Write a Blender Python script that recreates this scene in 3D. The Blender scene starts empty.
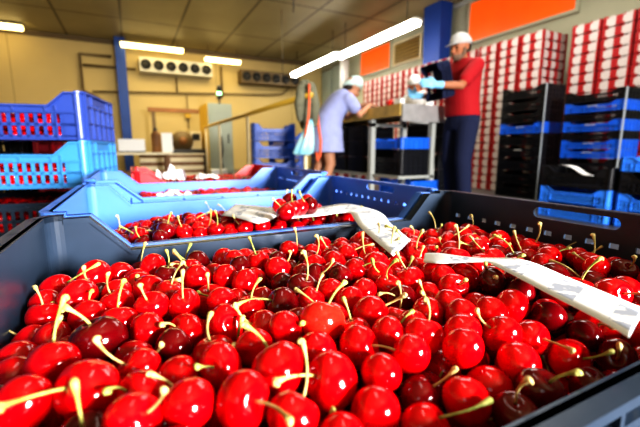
import bpy, bmesh, math, random
import numpy as np
from mathutils import Vector, Matrix
PI = math.pi
R = math.radians
rng = random.Random(7)
scene = bpy.context.scene
col = scene.collection
ORD = ['', 'first', 'second', 'third', 'fourth', 'fifth', 'sixth', 'seventh', 'eighth', 'ninth', 'tenth', 'eleventh', 'twelfth',
       'thirteenth', 'fourteenth', 'fifteenth', 'sixteenth', 'seventeenth', 'eighteenth', 'nineteenth', 'twentieth']
NUM = ['zero', 'one', 'two', 'three', 'four', 'five', 'six', 'seven', 'eight', 'nine', 'ten']

# ------------------------------------------------------------------ materials
def mat(name, color, rough=0.5, metal=0.0, spec=0.5, emit=None, estr=0.0, noise=0.0, nscale=8.0, coat=0.0, bump=0.0, color2=None, trans=0.0):
    m = bpy.data.materials.new(name); m.use_nodes = True
    nt = m.node_tree; b = nt.nodes['Principled BSDF']
    b.inputs['Base Color'].default_value = (*color, 1)
    b.inputs['Roughness'].default_value = rough
    b.inputs['Metallic'].default_value = metal
    b.inputs['Specular IOR Level'].default_value = spec
    b.inputs['Coat Weight'].default_value = coat
    b.inputs['Coat Roughness'].default_value = 0.06
    if trans: b.inputs['Transmission Weight'].default_value = trans
    if emit:
        b.inputs['Emission Color'].default_value = (*emit, 1); b.inputs['Emission Strength'].default_value = estr
    if noise or bump:
        tc = nt.nodes.new('ShaderNodeTexCoord'); n = nt.nodes.new('ShaderNodeTexNoise')
        n.inputs['Scale'].default_value = nscale; n.inputs['Detail'].default_value = 4
        nt.links.new(tc.outputs['Object'], n.inputs['Vector'])
        if noise:
            r = nt.nodes.new('ShaderNodeValToRGB')
            c2 = color2 or tuple(max(0, c * (1 - noise)) for c in color)
            r.color_ramp.elements[0].position = .3; r.color_ramp.elements[1].position = .7
            r.color_ramp.elements[0].color = (*c2, 1); r.color_ramp.elements[1].color = (*color, 1)
            nt.links.new(n.outputs['Fac'], r.inputs['Fac']); nt.links.new(r.outputs['Color'], b.inputs['Base Color'])
        if bump:
            bp = nt.nodes.new('ShaderNodeBump'); bp.inputs['Strength'].default_value = bump; bp.inputs['Distance'].default_value = .01
            nt.links.new(n.outputs['Fac'], bp.inputs['Height']); nt.links.new(bp.outputs['Normal'], b.inputs['Normal'])
    return m

def math_node(nt, op, a, b=None, c=None):
    n = nt.nodes.new('ShaderNodeMath'); n.operation = op
    for i, v in enumerate((a, b, c)):
        if v is None: continue
        if isinstance(v, (int, float)): n.inputs[i].default_value = v
        else: nt.links.new(v, n.inputs[i])
    return n.outputs[0]

def mat_panels(name, color, line, px, py, lw, rough=.6, axes=('X', 'Y'), noise=.25):
    """flat panels of size px by py separated by seams"""
    m = mat(name, color, rough); nt = m.node_tree; b = nt.nodes['Principled BSDF']
    tc = nt.nodes.new('ShaderNodeTexCoord'); s = nt.nodes.new('ShaderNodeSeparateXYZ'); nt.links.new(tc.outputs['Object'], s.inputs[0])
    fa = math_node(nt, 'FRACT', math_node(nt, 'DIVIDE', s.outputs[axes[0]], px))
    fb = math_node(nt, 'FRACT', math_node(nt, 'DIVIDE', s.outputs[axes[1]], py))
    la = math_node(nt, 'LESS_THAN', fa, lw / px); lb = math_node(nt, 'LESS_THAN', fb, lw / py)
    l = math_node(nt, 'MAXIMUM', la, lb)
    n = nt.nodes.new('ShaderNodeTexNoise'); n.inputs['Scale'].default_value = .9; n.inputs['Detail'].default_value = 5
    nt.links.new(tc.outputs['Object'], n.inputs['Vector'])
    mx0 = nt.nodes.new('ShaderNodeMix'); mx0.data_type = 'RGBA'
    mx0.inputs[6].default_value = (*[c * (1 - noise) for c in color], 1); mx0.inputs[7].default_value = (*[min(1, c * (1 + noise)) for c in color], 1)
    nt.links.new(n.outputs['Fac'], mx0.inputs[0])
    mx = nt.nodes.new('ShaderNodeMix'); mx.data_type = 'RGBA'; mx.inputs[7].default_value = (*line, 1)
    nt.links.new(l, mx.inputs[0]); nt.links.new(mx0.outputs[2], mx.inputs[6]); nt.links.new(mx.outputs[2], b.inputs['Base Color'])
    return m

def mat_carton(name):
    """red and pale printed fruit carton: upright bands with a scalloped edge"""
    m = mat(name, (.6, .55, .5), .6); nt = m.node_tree; b = nt.nodes['Principled BSDF']
    tc = nt.nodes.new('ShaderNodeTexCoord'); s = nt.nodes.new('ShaderNodeSeparateXYZ'); nt.links.new(tc.outputs['Object'], s.inputs[0])
    u = math_node(nt, 'ADD', s.outputs['X'], s.outputs['Y'])
    f = math_node(nt, 'FRACT', math_node(nt, 'ADD', math_node(nt, 'DIVIDE', u, .165), .35))
    z = math_node(nt, 'ABSOLUTE', math_node(nt, 'SUBTRACT', s.outputs['Z'], .055))
    tab = math_node(nt, 'MULTIPLY', math_node(nt, 'LESS_THAN', z, .036), .14)
    red = math_node(nt, 'GREATER_THAN', f, math_node(nt, 'ADD', tab, .44))
    topband = math_node(nt, 'GREATER_THAN', s.outputs['Z'], .116)
    red = math_node(nt, 'MAXIMUM', red, math_node(nt, 'MULTIPLY', topband, math_node(nt, 'GREATER_THAN', f, .4)))
    mx = nt.nodes.new('ShaderNodeMix'); mx.data_type = 'RGBA'
    mx.inputs[6].default_value = (.54, .47, .45, 1); mx.inputs[7].default_value = (.36, .006, .010, 1)
    nt.links.new(red, mx.inputs[0]); nt.links.new(mx.outputs[2], b.inputs['Base Color'])
    return m

def mat_paper(name):
    m = mat(name, (.7, .7, .7), .7, spec=.2); nt = m.node_tree; b = nt.nodes['Principled BSDF']
    tc = nt.nodes.new('ShaderNodeTexCoord'); mp = nt.nodes.new('ShaderNodeMapping'); mp.inputs['Scale'].default_value = (1, 1, 1)
    nt.links.new(tc.outputs['UV'], mp.inputs['Vector'])
    s = nt.nodes.new('ShaderNodeSeparateXYZ'); nt.links.new(mp.outputs[0], s.inputs[0])
    # pale smudgy print repeating along the tape
    n = nt.nodes.new('ShaderNodeTexNoise'); n.inputs['Scale'].default_value = 90; nt.links.new(tc.outputs['Object'], n.inputs['Vector'])
    f = math_node(nt, 'FRACT', math_node(nt, 'MULTIPLY', s.outputs['X'], 1 / .055))
    l = math_node(nt, 'MULTIPLY', math_node(nt, 'GREATER_THAN', f, .55), math_node(nt, 'LESS_THAN', math_node(nt, 'ABSOLUTE', math_node(nt, 'SUBTRACT', s.outputs['Y'], .5)), .34))
    l = math_node(nt, 'MULTIPLY', l, math_node(nt, 'GREATER_THAN', n.outputs['Fac'], .5))
    mx = nt.nodes.new('ShaderNodeMix'); mx.data_type = 'RGBA'
    mx.inputs[6].default_value = (.70, .71, .73, 1); mx.inputs[7].default_value = (.36, .39, .47, 1)
    nt.links.new(l, mx.inputs[0]); nt.links.new(mx.outputs[2], b.inputs['Base Color'])
    return m

def mat_cherry(name, c1, c2, rough=.11):
    m = mat(name, c1, rough, spec=.55, coat=.0); nt = m.node_tree; b = nt.nodes['Principled BSDF']
    tc = nt.nodes.new('ShaderNodeTexCoord'); oi = nt.nodes.new('ShaderNodeObjectInfo')
    ad = nt.nodes.new('ShaderNodeVectorMath'); ad.operation = 'ADD'
    nt.links.new(tc.outputs['Object'], ad.inputs[0]); nt.links.new(oi.outputs['Random'], ad.inputs[1])
    n = nt.nodes.new('ShaderNodeTexNoise'); n.inputs['Scale'].default_value = 55; n.inputs['Detail'].default_value = 2
    nt.links.new(ad.outputs[0], n.inputs['Vector'])
    r = nt.nodes.new('ShaderNodeValToRGB'); r.color_ramp.elements[0].position = .35; r.color_ramp.elements[1].position = .68
    r.color_ramp.elements[0].color = (*c2, 1); r.color_ramp.elements[1].color = (*c1, 1)
    nt.links.new(n.outputs['Fac'], r.inputs['Fac'])
    hs = nt.nodes.new('ShaderNodeHueSaturation')
    nt.links.new(math_node(nt, 'ADD', math_node(nt, 'MULTIPLY', oi.outputs['Random'], .5), .72), hs.inputs['Value'])
    nt.links.new(r.outputs['Color'], hs.inputs['Color']); nt.links.new(hs.outputs['Color'], b.inputs['Base Color'])
    b.inputs['Subsurface Weight'].default_value = 0.0
    return m

M = dict(
    slate=mat('slate_plastic', (.034, .055, .092), .32, noise=.3, nscale=14, spec=.4),
    black=mat('black_plastic', (.012, .013, .018), .4, noise=.3, nscale=10),
    blue=mat('blue_plastic', (.02, .17, .80), .35, noise=.2, nscale=9),
    skyblue=mat('sky_blue_plastic', (.08, .23, .74), .36, noise=.12, nscale=9),
    paleblue=mat('pale_blue_plastic', (.06, .28, .62), .36, noise=.12, nscale=9),
    navyblue=mat('dark_blue_plastic', (.035, .075, .34), .36, noise=.15, nscale=9),
    brightblue=mat('bright_blue_plastic', (.05, .27, .92), .35, noise=.2, nscale=9),
    deepblue=mat('deep_blue_plastic', (.008, .085, .50), .4, noise=.25, nscale=7),
    redplastic=mat('red_plastic', (.62, .02, .03), .35),
    pink=mat('pink_red_plastic', (.75, .06, .12), .4),
    cherry_b=mat_cherry('bright_cherry_skin', (.74, .0008, .006), (.52, .0004, .004)),
    cherry_m=mat_cherry('red_cherry_skin', (.46, .0006, .005), (.28, .0003, .004)),
    cherry_d=mat_cherry('dark_cherry_skin', (.17, .0008, .004), (.08, .0005, .003)),
    cherry_o=mat_cherry('scarlet_cherry_skin', (.74, .035, .014), (.60, .002, .005)),
    stem=mat('cherry_stem', (.56, .52, .18), .6, noise=.5, nscale=2.2, color2=(.20, .28, .04)),
    stem_tan=mat('cherry_stem_tan', (.70, .54, .26), .6, noise=.5, nscale=2.2, color2=(.36, .32, .08)),
    paper=mat_paper('paper_tape'),
    tissue=mat('tissue_paper', (.85, .86, .88), .8, noise=.1, nscale=30),
    wall=mat_panels('beige_wall_paint', (.52, .41, .19), (.34, .26, .11), 2.4, 20, .02, .7, ('X', 'Z'), .12),
    wallr=mat('grey_green_wall_paint', (.42, .42, .31), .7, noise=.15, nscale=1.2),
    walld=mat('rear_wall_paint', (.42, .38, .28), .8, noise=.15, nscale=1.2),
    ceil=mat_panels('ceiling_panels', (.33, .28, .15), (.10, .08, .04), 1.2, 2.4, .05, .5),
    floor=mat('grey_concrete_floor', (.10, .095, .09), .45, noise=.4, nscale=2.5, bump=.05),
    tube=mat('white_tube_glow', (1, 1, 1), .5, emit=(1, .98, .94), estr=14),
    tubey=mat('yellow_tube_glow', (1, .9, .6), .5, emit=(1, .76, .30), estr=5),
    housing=mat('lamp_housing', (.7, .7, .66), .5),
    orange=mat('orange_pane', (.75, .10, .008), .35, emit=(1, .13, .005), estr=.35, noise=.2, nscale=3),
    frame_dark=mat('brown_frame', (.13, .09, .04), .6),
    steel=mat('brushed_steel', (.46, .46, .46), .38, metal=.3, noise=.2, nscale=12),
    greypaint=mat('grey_paint', (.42, .44, .42), .5),
    darkmetal=mat('dark_metal', (.05, .05, .05), .5),
    wood=mat('yellow_wood', (.66, .47, .14), .5, noise=.4, nscale=6),
    palletwood=mat('pallet_wood', (.33, .22, .12), .8, noise=.4, nscale=9),
    brownwood=mat('brown_wood', (.26, .12, .04), .6, noise=.4, nscale=5),
    bluepaint=mat('blue_column_paint', (.012, .06, .30), .55, noise=.2, nscale=3),
    yellow=mat('yellow_paint', (.55, .36, .04), .5),
    yellowrail=mat('yellow_rail_paint', (.50, .33, .05), .4),
    cabinet=mat('grey_green_cabinet', (.33, .38, .33), .45, noise=.12, nscale=3),
    white=mat('white_enamel', (.75, .75, .73), .45),
    cooler=mat('pale_grey_casing', (.50, .48, .40), .5),
    greycap=mat('pale_grey_cap', (.50, .50, .50), .85, bump=.2, nscale=18),
    cream=mat('cream_panel', (.70, .62, .42), .5),
    black_rubber=mat('black_rubber', (.015, .015, .015), .6),
    green_lens=mat('green_lens', (.1, .6, .2), .3, emit=(.4, 1, .5), estr=3),
    carton=mat_carton('printed_carton'),
    skin=mat('skin', (.50, .25, .15), .55, noise=.1, nscale=20),
    skin_tan=mat('tanned_skin', (.42, .17, .085), .55, noise=.1, nscale=20),
    redcloth=mat('red_cotton', (.40, .008, .016), .85, bump=.15, nscale=25),
    navycloth=mat('navy_cotton', (.010, .016, .055), .9, bump=.15, nscale=20),
    lavender=mat('lavender_cotton', (.36, .40, .68), .85, bump=.25, nscale=14, noise=.12),
    whitecloth=mat('white_cotton', (.72, .74, .74), .85, bump=.2, nscale=18),
    tealcap=mat('pale_teal_cap', (.55, .70, .68), .85, bump=.2, nscale=30, noise=.25),
    glove=mat('light_blue_glove', (.25, .58, .85), .5),
    hair=mat('dark_hair', (.035, .022, .015), .7),
    beard=mat('greying_beard', (.20, .13, .09), .8),
    shoe=mat('dark_shoe', (.02, .018, .016), .5),
    eye=mat('eye', (.03, .02, .015), .2),
    lip=mat('lip', (.36, .11, .08), .5),
    greycloth=mat('grey_green_jacket', (.20, .20, .14), .9, bump=.3, nscale=15, noise=.35),
    bag=mat('light_blue_bag', (.22, .55, .72), .4, noise=.35, nscale=10, color2=(.45, .62, .60)),
    ribbon=mat('orange_red_strap', (.75, .13, .05), .6),
    redball=mat('red_gloss', (.65, .02, .01), .3),
    strap=mat('corner_highlight', (.45, .5, .55), .25),  # pale tone of the strips that paint the stack corner highlights
)

# ------------------------------------------------------------------ mesh builder
class MB:
    def __init__(s): s.v = []; s.f = []; s.sm = []; s.uv = None
    def add(s, vs, fs, smooth=False):
        o = len(s.v); s.v += [tuple(v) for v in vs]; s.f += [tuple(i + o for i in f) for f in fs]; s.sm += [smooth] * len(fs); return s
    def box(s, x0, x1, y0, y1, z0, z1, T=None):
        vs = [Vector(p) for p in ((x0, y0, z0), (x1, y0, z0), (x1, y1, z0), (x0, y1, z0), (x0, y0, z1), (x1, y0, z1), (x1, y1, z1), (x0, y1, z1))]
        if T: vs = [T @ v for v in vs]
        return s.add(vs, [(3, 2, 1, 0), (4, 5, 6, 7), (0, 1, 5, 4), (1, 2, 6, 5), (2, 3, 7, 6), (3, 0, 4, 7)])
    def prism(s, poly, axis, a, b):
        """extrude a 2D polygon along axis ('x': poly is (y,z); 'y': (x,z); 'z': (x,y))"""
        n = len(poly)
        def P(p, t): return {'x': (t, p[0], p[1]), 'y': (p[0], t, p[1]), 'z': (p[0], p[1], t)}[axis]
        vs = [P(p, a) for p in poly] + [P(p, b) for p in poly]
        fs = [tuple(range(n - 1, -1, -1)), tuple(range(n, 2 * n))] + [(i, (i + 1) % n, (i + 1) % n + n, i + n) for i in range(n)]
        return s.add(vs, fs)
    def ring_loft(s, rings, smooth=True, cap=True):
        n = len(rings[0]); vs = [p for r in rings for p in r]; fs = []
        for k in range(len(rings) - 1):
            for i in range(n):
                j = (i + 1) % n; fs.append((k * n + i, k * n + j, (k + 1) * n + j, (k + 1) * n + i))
        if cap: fs += [tuple(range(n - 1, -1, -1)), tuple((len(rings) - 1) * n + i for i in range(n))]
        return s.add(vs, fs, smooth)
    def tube(s, pts, rad, n=8, cap=True, flat=None):
        pts = [Vector(p) for p in pts]
        if not isinstance(rad, (list, tuple)): rad = [rad] * len(pts)
        rings = []; prev = None
        for i, p in enumerate(pts):
            t = (pts[min(i + 1, len(pts) - 1)] - pts[max(i - 1, 0)]).normalized()
            if prev is None:
                a = Vector((0, 0, 1)) if abs(t.z) < .9 else Vector((1, 0, 0))
                x = t.cross(a).normalized()
            else: x = (prev - t * prev.dot(t)).normalized()
            prev = x; y = t.cross(x)
            rings.append([p + (x * math.cos(2 * PI * k / n) + y * math.sin(2 * PI * k / n) * (flat or 1)) * rad[i] for k in range(n)])
        return s.ring_loft(rings, True, cap)
    def ball(s, c, r, n=16, m=10, T=None):
        c = Vector(c); r = r if isinstance(r, (tuple, list)) else (r, r, r)
        vs = []; fs = []
        def tr(v):
            v = Vector((v[0] * r[0], v[1] * r[1], v[2] * r[2]))
            return c + (T @ v if T else v)
        vs.append(tr((0, 0, 1)))
        for k in range(1, m):
            ph = PI * k / m
            for i in range(n):
                a = 2 * PI * i / n; vs.append(tr((math.sin(ph) * math.cos(a), math.sin(ph) * math.sin(a), math.cos(ph))))
        vs.append(tr((0, 0, -1)))
        for i in range(n): fs.append((0, 1 + i, 1 + (i + 1) % n))
        for k in range(m - 2):
            for i in range(n):
                a = 1 + k * n; fs.append((a + i, a + n + i, a + n + (i + 1) % n, a + (i + 1) % n))
        b = 1 + (m - 2) * n
        for i in range(n): fs.append((len(vs) - 1, b + (i + 1) % n, b + i))
        return s.add(vs, fs, True)
    def limb(s, pts, rad, n=12):
        """tapered limb with rounded joints (for remeshing)"""
        s.tube(pts, rad, n)
        for p, r in zip(pts, rad): s.ball(p, r, n, 8)
        return s
    def mesh(s, name, m=None):
        me = bpy.data.meshes.new(name); me.from_pydata(s.v, [], s.f); me.update()
        me.polygons.foreach_set('use_smooth', s.sm)
        if m: me.materials.append(m)
        return me
    def build(s, name, m, parent=None, loc=None):
        return link(name, s.mesh(name, m), parent, loc)

def link(name, me, parent=None, loc=None, rot=None):
    o = bpy.data.objects.new(name, me); col.objects.link(o)
    if parent: o.parent = parent
    if loc: o.location = loc
    if rot: o.rotation_euler = rot
    return o
def tag(o, label, cat, group=None, kind=None):
    if label: o['label'] = label
    if cat: o['category'] = cat
    if group: o['group'] = group
    if kind: o['kind'] = kind
    return o
def thing(name, label, cat, loc=(0, 0, 0), rz=0, group=None):
    o = bpy.data.objects.new(name, None); col.objects.link(o); o.empty_display_size = .05
    o.location = loc; o.rotation_euler = (0, 0, rz)
    return tag(o, label, cat, group)
def struct(name, mb, m, parent=None):
    o = mb.build(name, m, parent)
    if not parent: o['kind'] = 'structure'
    return o
def setmat(o, m):
    if not o.data.materials: o.data.materials.append(None)
    o.material_slots[0].link = 'OBJECT'; o.material_slots[0].material = m
def copy_tree(o, parent=None):
    c = o.copy(); col.objects.link(c)
    if parent: c.parent = parent
    for ch in o.children: copy_tree(ch, c)
    return c
def remesh(o, vox, smooth=4):
    md = o.modifiers.new('r', 'REMESH'); md.mode = 'VOXEL'; md.voxel_size = vox; md.use_smooth_shade = True
    if smooth:
        sm = o.modifiers.new('s', 'SMOOTH'); sm.factor = .5; sm.iterations = smooth
    dg = bpy.context.evaluated_depsgraph_get(); dg.update()
    me = bpy.data.meshes.new_from_object(o.evaluated_get(dg)); mats = list(o.data.materials)
    o.modifiers.clear(); o.data = me
    if not me.materials:
        for q in mats: me.materials.append(q)
    me.polygons.foreach_set('use_smooth', [True] * len(me.polygons))
    return o

# ------------------------------------------------------------------ camera
CZ = .60; F = 372.0
cam = bpy.data.cameras.new('camera'); co = bpy.data.objects.new('camera', cam); col.objects.link(co)
PITCH = math.atan(63.5 / F); YAW = R(26.7)
co.location = (0, 0, CZ); co.rotation_euler = (PI / 2 - PITCH, 0, -YAW)
cam.lens = 36 * F / 640; cam.sensor_width = 36; cam.clip_start = .01
cam.dof.use_dof = True; cam.dof.focus_distance = .36; cam.dof.aperture_fstop = 6.3
scene.camera = co
def proj(p):
    x, y, z = p; z -= CZ
    r = x * math.cos(YAW) - y * math.sin(YAW); fw = x * math.sin(YAW) + y * math.cos(YAW)
    d = fw * math.cos(PITCH) - z * math.sin(PITCH); up = fw * math.sin(PITCH) + z * math.cos(PITCH)
    return 320 + F * r / d, 213.5 - F * up / d, d

# ------------------------------------------------------------------ the room
X0, X1, Y0, Y1, H = -4.0, 5.9, -3.6, 11.6, 3.4
struct('floor', MB().box(X0 - .1, X1 + .1, Y0 - .1, Y1 + .1, -.1, 0), M['floor'])
struct('ceiling', MB().box(X0 - .1, X1 + .1, Y0 - .1, Y1 + .1, H, H + .1), M['ceil'])
struct('wall_back', MB().box(X0 - .1, X1 + .1, Y1, Y1 + .12, 0, H), M['wall'])
struct('wall_left', MB().box(X0 - .12, X0, Y0, Y1, 0, H), M['wall'])
struct('wall_front', MB().box(X0 - .1, X1 + .1, Y0 - .12, Y0, 0, H), M['walld'])
struct('wall_right', MB().box(X1, X1 + .12, Y0, Y1, 0, H), M['wallr'])
struct('trim_back', MB().box(X0, X1, Y1 - .08, Y1, H - .10, H), M['frame_dark'])
struct('trim_right', MB().box(X1 - .07, X1, Y0, Y1 - .1, H - .09, H - .02), M['greypaint'])
def clerestory(n, y0, y1, z0=2.6, z1=3.28):
    fr = MB()
    t = .05
    fr.box(X1 - .05, X1 - .002, y0, y1, z0 - t, z0); fr.box(X1 - .05, X1 - .002, y0, y1, z1, z1 + t)
    fr.box(X1 - .05, X1 - .002, y0 - t, y0, z0 - t, z1 + t); fr.box(X1 - .05, X1 - .002, y1, y1 + t, z0 - t, z1 + t)
    w = struct('window_%d' % n, fr, M['wallr'])
    MB().box(X1 - .03, X1 - .012, y0, y1, z0, z1).build('pane', M['orange'], w)['label'] = 'glowing orange pane'
clerestory(1, 3.5, 5.42)
clerestory(2, 7.85, 9.15, 2.62, 3.2)
g = thing('louvre_grille', 'slatted metal louvre grille high on the right wall between orange panes and blue column', 'grille', (X1 - .05, 7.2, 2.62))
fr = MB(); fr.box(-.02, .048, -.5, -.46, 0, .46); fr.box(-.02, .048, .46, .5, 0, .46); fr.box(-.02, .048, -.5, .5, -.03, 0); fr.box(-.02, .048, -.5, .5, .46, .49)
fr.build('frame', M['cream'], g)
for k in range(6):
    MB().box(-.03, .03, -.46, .46, .02 + k * .074, .034 + k * .074, None).build('slat', M['yellowrail'], g)
MB().box(.03, .045, -.46, .46, 0, .46).build('backing', M['frame_dark'], g)

# columns
def column(label, x, y, w, d, taper=1.0):
    b = MB(); r0 = [(-w / 2 * taper, -d / 2), (w / 2 * taper, -d / 2), (w / 2 * taper, d / 2), (-w / 2 * taper, d / 2)]
    r1 = [(-w / 2, -d / 2), (w / 2, -d / 2), (w / 2, d / 2), (-w / 2, d / 2)]
    b.ring_loft([[(p[0], p[1], 0) for p in r0], [(p[0], p[1], H) for p in r1]], False)
    o = b.build('steel_column', M['bluepaint'], None, (x, y, 0)); tag(o, label, 'column')
    MB().box(-w * .75, w * .75, -d * .7, d * .7, 0, .03).build('base_plate', M['bluepaint'], o)
    return o
column('tall blue steel column standing by the far beige wall under the lamps', -.04, 11.25, .24, .22, .9)
column('wide blue steel column against the right wall behind the red and white cartons', 5.62, 6.0, .30, .46, .6)

# lamps
def tube_lamp(label, c, length, axis, m, group=None, z=2.8, drop=True):
    t = thing('fluorescent_lamp', label, 'lamp', (c[0], c[1], z), 0 if axis == 'x' else PI / 2, group)
    L = length / 2
    MB().prism([(-.11, .10), (-.05, .13), (.05, .13), (.11, .10), (.11, .085), (-.11, .085)], 'x', -L, L).build('housing', M['housing'], t)
    b = MB(); b.prism([(-.10, .085), (.10, .085), (.085, .02), (.05, 0), (-.05, 0), (-.085, .02)], 'x', -L + .02, L - .02)
    b.build('diffuser', m, t)
    for s in (-.8, .8):
        top = H - z
        if top > .16: MB().tube([(s * L, 0, .12), (s * L, 0, top)], .008, 6).build('hanger', M['darkmetal'], t)
    return t
tube_lamp('long bright white fluorescent lamp nearest the blue column at right', (4.5, 6.62), 2.65, 'y', M['tube'], z=2.68)
tube_lamp('white fluorescent lamp above the woman, farther of the two white ones', (4.5, 9.35), 2.7, 'y', M['tube'], z=2.74)
tube_lamp('warm yellow ceiling lamp cut by the left edge of the picture', (-2.75, 11.05), 1.6, 'x', M['tubey'], z=3.26)
tube_lamp('warm yellow ceiling lamp beside the top of the far blue column', (.72, 11.0), 1.5, 'x', M['tubey'], z=3.14)
tube_lamp('short warm yellow ceiling lamp between the two fan coolers', (2.5, 11.0), 1.0, 'x', M['tubey'], z=3.0)
for (x, y, s_) in ((1.5, 3.55, 'near the hanging jacket'), (2.95, 7.6, 'further back above the blue crates')):
    tag(MB().tube([(0, 0, 0), (0.005, 0, -.75), (0, 0, -1.5)], .006, 6).build('hanging_cable', M['darkmetal'], None, (x, y, H)), 'thin dark cable hanging from the ceiling ' + s_, 'cable')

# fan coolers on the far wall
def cooler(label, x0, x1, n, m, z=2.62):
    t = thing('fan_cooler', label, 'cooler', ((x0 + x1) / 2, 11.3, z))
    w = (x1 - x0) / 2
    MB().box(-w, w, -.16, .28, 0, .36).build('casing', m, t)
    for k in range(n):
        cx = -w + (k + .5) * 2 * w / n
        r = min(.14, w / n * .8)
        b = MB(); rr = [[(cx + q * math.cos(a * PI / 10), yy, .18 + q * math.sin(a * PI / 10)) for a in range(20)] for q, yy in ((r, -.16), (r, -.19), (r * .86, -.19), (r * .82, -.165))]
        b.ring_loft(rr, True)
        f = b.build('fan', M['black_rubber'], t)
        bl = MB()
        for q in range(5):
            a = q * 2 * PI / 5; bl.box(-.018, .018, -.005, .005, 0, r * .8, Matrix.Translation((cx, -.18, .18)) @ Matrix.Rotation(a, 4, 'Y') @ Matrix.Rotation(.5, 4, 'Z'))
        bl.ball((cx, -.185, .18), .025, 8, 6)
        bl.build('fan_blade', M['darkmetal'], f)
    return t
cooler('white fan cooler with six round black fans on the far wall', .38, 2.22, 6, M['cooler'])
cooler('dark fan cooler on the far wall, right of the short yellow lamp', 3.05, 4.88, 6, M['frame_dark'], 2.55)

# pipes on the far wall
def pipe(label, pts, r=.022, m='frame_dark'):
    tag(MB().tube(pts, r, 8).build('wall_pipe', M[m]), label, 'pipe')
yb = 11.5
pipe('long thin horizontal pipe across the far wall below the fan coolers', [(-.75, yb, 2.08), (4.0, yb, 2.30), (4.45, yb, 2.36), (4.75, yb, 2.6)])
pipe('dark pipe bending down the far wall left of the blue column', [(-.25, yb, 2.98), (-.95, yb, 2.98), (-.95, yb, 2.1), (-.6, yb, 1.9)], .035)
pipe('dark pipe running to the white fan cooler at mid height', [(-.9, yb, 2.72), (.3, yb, 2.72)], .03)
pipe('thin upright pipe dropping from the white fan cooler', [(1.3, yb, 2.6), (1.3, yb, 2.2)], .022)
pipe('thin upright conduit below the wall pipe, ending in a switch box', [(1.55, yb, 2.15), (1.55, yb, 1.2)], .014)
pipe('upright dark pipe between the two fan coolers', [(2.55, yb, 3.0), (2.55, yb, 2.15)], .03)
tag(MB().box(-.07, .07, -.05, .05, -.1, .1).build('switch_box', M['yellow'], None, (1.55, 11.52, 1.6)), 'small yellow switch box on the conduit of the far wall', 'switch')
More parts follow.
